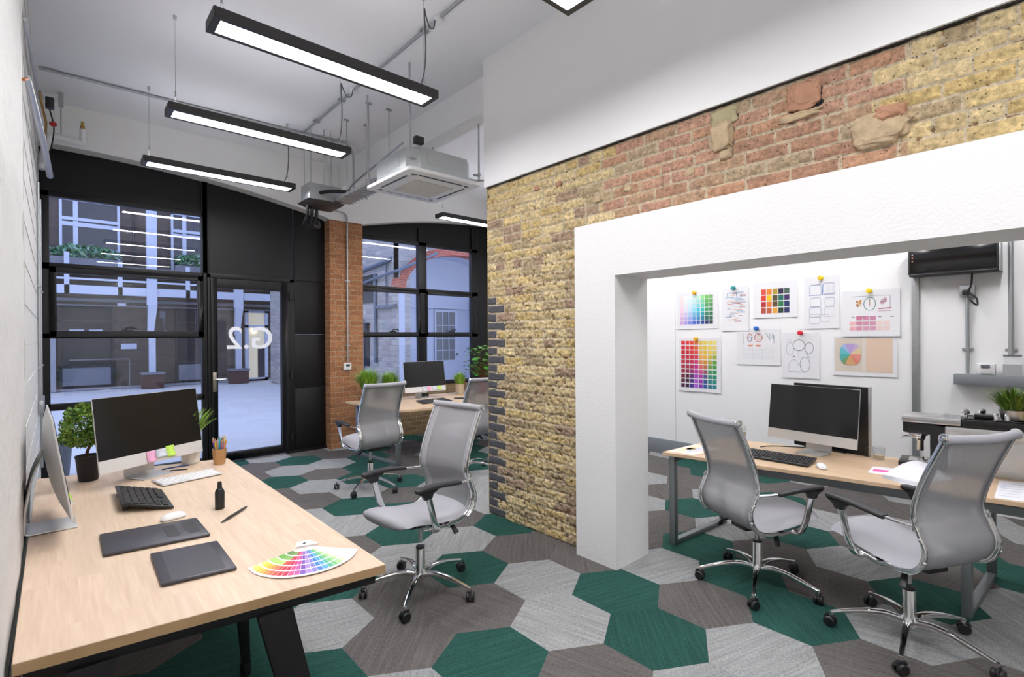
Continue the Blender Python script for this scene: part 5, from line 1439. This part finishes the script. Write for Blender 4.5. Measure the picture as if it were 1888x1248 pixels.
# 3 warm and dark squares, 5 x 4
m, P = sheet('', 2.573, 2.090, 2.226, 1.810, curl=.006)
cs3 = ['.72 .10 .05|.82 .25 .02|.50 .33 .04|.03 .02 .06|.08 .14 .12', '.75 .06 .03|.88 .60 .01|.10 .08 .03|.01 .17 .13|.06 .03 .14', '.50 .03 .03|.80 .20 .02|.14 .07 .02|.03 .22 .09|.02 .04 .14', '.52 .09 .06|.58 .12 .04|.88 .42 .05|.02 .05 .04|.03 .04 .13']
for j, r_ in enumerate(cs3):
    for i, c in enumerate(r_.split('|')): cell(m, P, .19+.66*i/5, .19+.66*(i+.86)/5, .20+.70*j/4, .20+.70*(j+.87)/4, tuple(float(x) for x in c.split()))
finish(m, 'pinned sheet with twenty red, orange and dark green squares')
# 4 pencil outlines
m, P = sheet('', 2.018, 1.684, 2.242, 1.676, curl=.006)
g1 = (.42, .45, .62); g2 = (.55, .55, .62)
for pts in (rrect(.34, .20, .05, 3), ):
    for cx, cy, s_, c in ((.33, .26, 1, (.20, .30, .58)), (.72, .24, 1, g1), (.33, .50, .9, g1), (.74, .50, .8, g1), (.32, .68, 1, g1), (.74, .68, .9, g2), (.30, .82, .9, g2), (.60, .80, .7, g2)):
        q = [(cx+a*s_, cy+b*s_) for a, b in pts]; line(m, P, q+[q[0]], .005, c)
line(m, P, [(.55, .16), (.53, .36)], .009, (.08, .25, .55)); line(m, P, [(.12, .36), (.90, .35)], .005, g1)
for k in range(6): line(m, P, [(.66+.04*k, .18), (.66+.04*k, .33)], .003, g2)
finish(m, 'pinned tall sheet with faint blue pencil outlines of boxes, right of the dark squares')
# 5 mood sheet with circle and pink squares, overlapping the one below
m, P = sheet('', 1.660, 1.160, 2.060, 1.588, off=.006, curl=.008)
line(m, P, ell(.50, .30, .10, .14), .007, (.14, .32, .30)); line(m, P, [(.50, .18), (.50, .34)], .006, (.5, .3, .15))
for k in range(9): line(m, P, ell(.31+.03*math.cos(k*2.2), .28+.06*math.sin(k*1.7), .012, .014, 8), .010, [(.70, .32, .06), (.45, .15, .04), (.80, .55, .2)][k % 3])
for k in range(5): line(m, P, ell(.73+.03*math.cos(k*2.2), .25+.04*math.sin(k*1.7), .022, .026, 10), .006, [(.55, .18, .30), (.65, .35, .48), (.3, .1, .2)][k % 3])
line(m, P, [(.64, .41), (.86, .40)], .008, (.45, .04, .12)); line(m, P, [(.64, .46), (.86, .46)], .004, (.5, .15, .2)); line(m, P, [(.20, .13), (.84, .13)], .004, (.40, .42, .5)); line(m, P, [(.84, .13), (.84, .40)], .004, (.40, .42, .5))
for u in (.18, .36, .64, .84): line(m, P, [(u, .58), (u+.06, .58)], .008, (.3, .22, .22))
pk = [(.85, .42, .45), (.62, .20, .32), (.62, .26, .40), (.85, .45, .48), (.82, .55, .58), (.86, .66, .62)]
for j in range(3):
    for i in range(6):
        if j == 0 and i not in (1, 2, 3): continue
        c = Vector(pk[[0, 1, 2, 2, 5, 5][i]]).lerp(Vector((.9, .7, .68)), .25*(2-j) if i in (0, 4, 5) else .1*j)
        cell(m, P, .15+.70*i/6, .15+.70*(i+.88)/6, .56+.11*j, .56+.11*j+.09, tuple(c))
finish(m, 'pinned wide sheet with a circle drawing and pink squares, top right of the group')
# 6 sheet with two red rings
m, P = sheet('', 2.770, 2.270, 1.680, 1.258, curl=.006)
line(m, P, ell(.31, .24, .055, .11), .007, (.55, .10, .08)); line(m, P, ell(.31, .28, .04, .07), .006, (.15, .35, .65)); line(m, P, ell(.51, .24, .085, .11), .007, (.60, .13, .08)); line(m, P, ell(.52, .24, .03, .06), .005, (.6, .13, .08))
for u0 in (.27, .45): cell(m, P, u0, u0+.11, .44, .49, (.85, .38, .28))
for k in range(10): line(m, P, [(.68+.018*k, .12+.03*(k % 4)), (.70+.018*k, .16+.04*(k % 5))], .005, [(.15, .22, .25), (.25, .5, .6)][k % 2])
for j in range(8): line(m, P, [(.15, .56+.04*j), (.85, .56+.04*j)], .002, (.60, .61, .66))
for u in (.15, .38, .60, .85): line(m, P, [(u, .54), (u, .86)], .002, (.60, .61, .66))
line(m, P, [(.15, .14), (.15, .42)], .005, (.2, .2, .25)); line(m, P, [(.86, .16), (.86, .40)], .004, (.3, .3, .35))
finish(m, 'pinned sheet with two red rings above a faint table')
# 7 pencil circles
m, P = sheet('', 2.252, 1.870, 1.634, 1.126, curl=.006)
gg = (.26, .28, .36)
for a in (ell(.46, .28, .16, .12), ): line(m, P, a, .008, gg)
line(m, P, ell(.22, .36, .10, .14), .005, g1); line(m, P, ell(.73, .34, .11, .12), .006, gg); line(m, P, ell(.62, .70, .13, .16), .006, gg); line(m, P, ell(.32, .74, .13, .14, 12, 180, 360), .005, g1)
line(m, P, [(.19, .74), (.19, .86), (.60, .87)], .005, g1); line(m, P, [(.44, .40), (.46, .60)], .004, g2); line(m, P, [(.12, .16), (.28, .16), (.12, .22)], .004, g2); line(m, P, [(.65, .45), (.75, .56)], .006, gg); line(m, P, [(.3, .52), (.36, .54)], .010, (.4, .2, .3))
finish(m, 'pinned sheet with pencilled circles, directly above the portal computer')
# 8 peach panel sheet with a rounded rainbow shape
m, P = sheet('', 1.738, 1.185, 1.592, 1.180, curl=.005)
cell(m, P, .03, .47, .06, .90, (.72, .63, .54)); cell(m, P, .53, .93, .06, .90, (.80, .60, .46)); cell(m, P, .47, .53, .06, .90, (.78, .70, .64))
m.setc((.5, .5, .5)); cols8 = [(.78, .62, .36), (.80, .30, .25), (.75, .25, .18), (.70, .38, .18), (.20, .34, .16), (.10, .45, .42), (.14, .55, .60), (.38, .50, .78), (.50, .36, .66), (.58, .46, .62)]
n = 40
for k in range(n):
    def se(k):
        a = 2*PI*k/n; return (.28+.17*math.copysign(abs(math.cos(a))**.6, math.cos(a)), .46+.27*math.copysign(abs(math.sin(a))**.75, math.sin(a)))
    p, q = se(k), se(k+1); cc = cols8[int(((k/n+.12) % 1)*len(cols8))]
    m.setc(cc); m.add([P(.28, .46, .006), P(p[0], p[1], .0055), P(q[0], q[1], .0055)], [(0, 2, 1)])
finish(m, 'pinned peach sheet with a rounded rainbow shape, lower right of the group')
# 9 tall rainbow chart, 8 x 10
m, P = sheet('', 3.545, 2.970, 1.575, .885, curl=.008)
rows9 = [[(.80, .03, .05), (.85, .05, .04), (.86, .08, .03), (.88, .22, .03), (.90, .62, .12), (.90, .70, .12), (.90, .72, .14), (.90, .76, .25)],
         [(.75, .03, .05), (.80, .04, .05), (.85, .05, .04), (.82, .10, .04), (.88, .55, .15), (.90, .62, .05), (.88, .65, .08), (.80, .62, .15)],
         [(.62, .04, .06), (.60, .03, .06), (.68, .03, .08), (.74, .04, .16), (.88, .40, .10), (.88, .42, .03), (.62, .45, .04), (.20, .42, .05)],
         [(.42, .03, .06), (.38, .03, .07), (.48, .02, .14), (.62, .03, .30), (.80, .10, .18), (.50, .12, .08), (.10, .35, .08), (.05, .35, .09)],
         [(.16, .02, .04), (.10, .02, .04), (.08, .03, .18), (.42, .08, .60), (.42, .05, .42), (.05, .10, .30), (.02, .28, .22), (.02, .30, .18)],
         [(.08, .02, .05), (.04, .02, .06), (.05, .03, .28), (.46, .14, .70), (.26, .05, .48), (.02, .10, .34), (.02, .20, .26), (.02, .25, .30)]]
for j in range(10):
    f = j/9*5; a = min(int(f), 4)
    for i in range(8):
        c = Vector(rows9[a][i]).lerp(Vector(rows9[a+1][i]), f-a); cell(m, P, .06+.86*i/8, .06+.86*(i+.86)/8, .05+.90*j/10, .05+.90*(j+.80)/10, tuple(c))
finish(m, 'pinned tall chart of rainbow squares, lower left of the group')
# push pins
for y, z, c, lab in ((3.31, 2.165, (.85, .50, .02), 'orange push pin in the pastel chart'), (2.80, 2.185, (.02, .30, .30), 'teal push pin in the scribbled sheet'), (1.85, 2.222, (.85, .62, .02), 'yellow push pin in the sheet of pencil outlines'), (1.41, 2.050, (.85, .62, .02), 'yellow push pin in the sheet with pink squares'), (2.53, 1.688, (.02, .15, .60), 'blue push pin in the sheet with two red rings'), (2.055, 1.630, (.70, .02, .04), 'red push pin in the pencilled circles sheet'), (3.29, 1.565, (.85, .50, .02), 'orange push pin in the tall rainbow chart')):
    m = MB().setc(c); m.M = Matrix.Translation((6.163, y, z)) @ Matrix.Rotation(-PI/2, 4, 'Y')
    m.lathe([(.024, -.004), (.016, .002), (.013, .012), (.014, .022), (.022, .028), (.024, .034), (.018, .037)], n=16)
    o = m.build('push_pin', M['paintcol']); tag(o, lab, 'push pin', 'push pins on the right wall')

# ============================================================ ON THE RIGHT DESK
def local(o, x, y, rz=0): o.location = (x, y, .7202); o.rotation_euler = (0, 0, rz); return o
bx = thing('display_panel', 'flat black panel standing behind the computer inside the white portal', 'panel', (4.40, 1.20, .72), R(-98))
MB().box(-.34, .190, .0, .025, .0, .50).build('panel', M['blackm'], bx, bevel=.006); MB().box(.190, .201, -.002, .03, .0, .505).build('edge_strip', M['alu'], bx, bevel=.002); MB().box(-.25, .05, -.03, .07, 0, .012).build('foot', M['blackm'], bx, bevel=.003)
o = MB().tube(catmull([(4.10, 1.66, .73), (4.22, 1.62, .727), (4.30, 1.5, .727), (4.36, 1.40, .727)], 5), .004, 6).build('cable', M['rubber']); tag(o, 'thin black cable at the foot of the portal computer', 'cable')
# glass tumbler, drink cup
g = thing('glass_tumbler', 'clear glass tumbler left of the coffee machine', 'glass', (4.33, .94, .72))
W(MB().lathe([(.030, 0), (.034, .003), (.038, .085), (.036, .085), (.031, .010), (0, .010)], (4.33, .94), 24, .7205).build('glass', M['cupglass'], g))
W(MB().lathe([(.028, .011), (.031, .030), (0, .030)], (4.33, .94), 20, .7205).build('contents', M['cream'], g))
cr_ = thing('cruet', 'small clear cruet with dark stopper beside the glass tumbler', 'cruet', (4.37, 1.02, .72))
W(MB().lathe([(.018, 0), (.020, .004), (.018, .05), (.010, .065), (.010, .08)], (4.37, 1.02), 16, .7205).build('glass', M['cupglass'], cr_)); W(MB().ball((4.37, 1.02, .812), .012, 10).build('stopper', M['blackm'], cr_))
cp2 = thing('drink_cup', 'clear tumbler of pale drink behind the left office chair', 'cup', (4.06, 1.79, .72))
W(MB().lathe([(.027, 0), (.030, .003), (.036, .165), (.0345, .165), (.028, .008), (0, .008)], (4.06, 1.79), 24, .7205).build('cup', M['cupglass'], cp2)); W(MB().lathe([(.026, .009), (.0315, .12), (0, .12)], (4.06, 1.79), 24, .7205).build('drink', M['cream'], cp2))
# papers
def paper(label, q, z, col=(.80, .80, .84), mark=None, tw=0):
    m = MB().setc(col); m.grid(lambda u, v: (*qm(q, u, v), z+tw*math.sin(PI*u)*v), 8, 8)
    o_ = m
    if mark:
        for (u0, u1, v0, v1, c) in mark: m.setc(c); m.add([(*qm(q, u, v), z+.0006+tw*math.sin(PI*u)*v) for u, v in ((u0, v0), (u1, v0), (u1, v1), (u0, v1))], [(0, 1, 2, 3)])
    o = m.build('paper_sheet', M['print'], smooth=0, fix=False); return tag(o, label, 'paper')
paper('sheet with a pink highlighted bar in front of the coffee machine', [(3.854, .900), (3.885, .770), (4.115, .770), (4.065, .915)], .7212, mark=[(.12, .85, .30, .62, (.80, .12, .42))])
qs = [(3.70, .60), (3.80, .795), (4.20, .720), (4.10, .52)]
for k in range(5):
    d = Vector((.012*(k-2), .008*k)); q2 = []
    for p in qs: v = Vector(p)-Vector((3.95, .66)); v.rotate(Matrix.Rotation(R(4*k-8), 2)); q2.append(tuple(v+Vector((3.95, .66))+d))
    o = paper('loose white sheet in the crumpled stack behind the nearest chair', q2, .7212+.004*k, (.83, .83, .87), None, .018+.006*k); o['group'] = 'stack of loose sheets'
paper('printed form lying at the right edge of the desk inside the portal', [(3.746, .300), (3.766, .190), (4.281, .19), (4.213, .315)], .7212, mark=[(.10+.0, .85, .15+.13*j, .17+.13*j, (.50, .52, .66)) for j in range(6)]+[(.12, .3, .55, .75, (.66, .70, .80))])
paper('pale watercolour swatch sheet at the left end of the desk inside the portal', [(3.50, 2.10), (3.50, 1.90), (3.88, 1.86), (3.86, 2.08)], .7212, (.82, .76, .68), mark=[(.1, .4, .1, .9, (.78, .66, .45)), (.45, .6, .2, .8, (.50, .55, .80)), (.62, .8, .3, .9, (.80, .62, .62)), (.2, .5, .4, .6, (.85, .70, .30))])
# espresso machine: long axis along the desk (local +x = away to the right in the picture)
em = thing('coffee_machine', 'chrome and black espresso machine on the desk inside the white portal', 'coffee machine', (4.34, .70, .7202), R(-84))
def E(m, n_, mt, **k): return m.build(n_, mt, em, **k)
E(MB().box(-.12, .13, -.12, .12, 0, .035), 'drip_tray', M['blackm'], bevel=.006); E(MB().box(-.07, .05, -.07, .07, .035, .040), 'drip_grid', M['steel'], bevel=.001)
E(MB().box(.045, .13, -.10, .10, .03, .29), 'column', M['blackm'], bevel=.01)
E(MB().prism(rrect(.20, .20, .05, 5), 'Z', .225, .30), 'group_housing', M['blackm'], bevel=.008)
E(MB().cyl((-.02, 0), .052, .205, .226, 24).cyl((-.02, 0), .040, .185, .206, 24).tube([(-.05, 0, .195), (-.11, -.03, .185)], .008, 10), 'group_head', M['chrome'], bevel=.002)
E(MB().lathe([(.018, .10), (.020, .105), (.020, .168), (.024, .175), (.030, .186)], (-.01, 0), 20), 'spout', M['chrome'])
E(MB().cyl((.0, 0), .03, .040, .046, 20).cyl((.0, 0), .012, .046, .060, 12), 'tamp_stand', M['chrome'])
E(MB().slab([(-.10, -.13), (.20, -.13), (.20, .12), (-.07, .12), (-.10, .08)], .300, .345), 'upper_case', M['steel'], bevel=.010)
E(MB().box(.20, .50, -.13, .12, .295, .345), 'control_case', M['blackm'], bevel=.008)
E(MB().box(.12, .50, -.125, .11, .235, .294), 'lower_band', M['alu'], bevel=.010)
E(MB().box(.16, .50, -.09, .10, .0, .236), 'rear_housing', M['alu'], bevel=.004)
E(MB().box(.21, .49, -.11, .10, .346, .352), 'glass_top', M['screen'], bevel=.002)
for x, y in ((.22, -.02), (.30, .06)): E(MB().lathe([(.014, .352), (.010, .365), (.020, .375), (.022, .39), (.014, .40)], (x, y), 16), 'knob', M['chrome'])
E(MB().box(.26, .35, -.07, .01, .352, .375), 'cup_warmer', M['blackm'], bevel=.004)
for x in (.36, .41): E(MB().lathe([(.013, .352), (.013, .385), (.008, .392)], (x, -.08), 14), 'steam_knob', M['chrome'])
E(MB().box(.11, .14, -.03, .03, .345, .360), 'lid_handle', M['chrome'], bevel=.004)
grass('potted_grass', 'steel pot of dark green grass on top of the coffee machine at the right edge', 4.36, .262, 1.0735, [(.050, 0), (.055, .004), (.066, .06), (.068, .063), (.062, .063)], M['steel'], 420, .15, .11, [(.10, .20, .02), (.16, .28, .03), (.05, .11, .01), (.24, .34, .05)], 17, None, (0, 0), .004)
gb = thing('green_box', 'lime green plastic box with a red band at the right edge of the desk', 'box', (4.47, .045, .7202), R(-84))
MB().slab([(-.13, -.10), (.17, -.10), (.17, .10), (-.13, .10)], 0, .34).build('body', M['green_bag'], gb, bevel=.02, seg=3); MB().box(-.134, .174, -.104, .104, .042, .052).build('red_band', M['redplastic'], gb, bevel=.001); MB().box(-.10, .10, -.07, .07, .34, .355).build('lid', M['greyrail'], gb, bevel=.008)

# ============================================================ origins of single-mesh things at their base
done = set()
for o in list(COL.objects):
    if o.parent is None and o.type == 'MESH' and o.get('kind') is None and o.location.length == 0:
        vs = [v.co for v in o.data.vertices]
        c = Vector(((min(v.x for v in vs)+max(v.x for v in vs))/2, (min(v.y for v in vs)+max(v.y for v in vs))/2, min(v.z for v in vs)))
        T = Matrix.Translation(-c)
        o.data.transform(T); o.location = c
        for ch in o.children:
            if ch.location.length == 0 and abs(ch.rotation_euler.y) < 1e-6: ch.data.transform(T)
            else: ch.location -= c
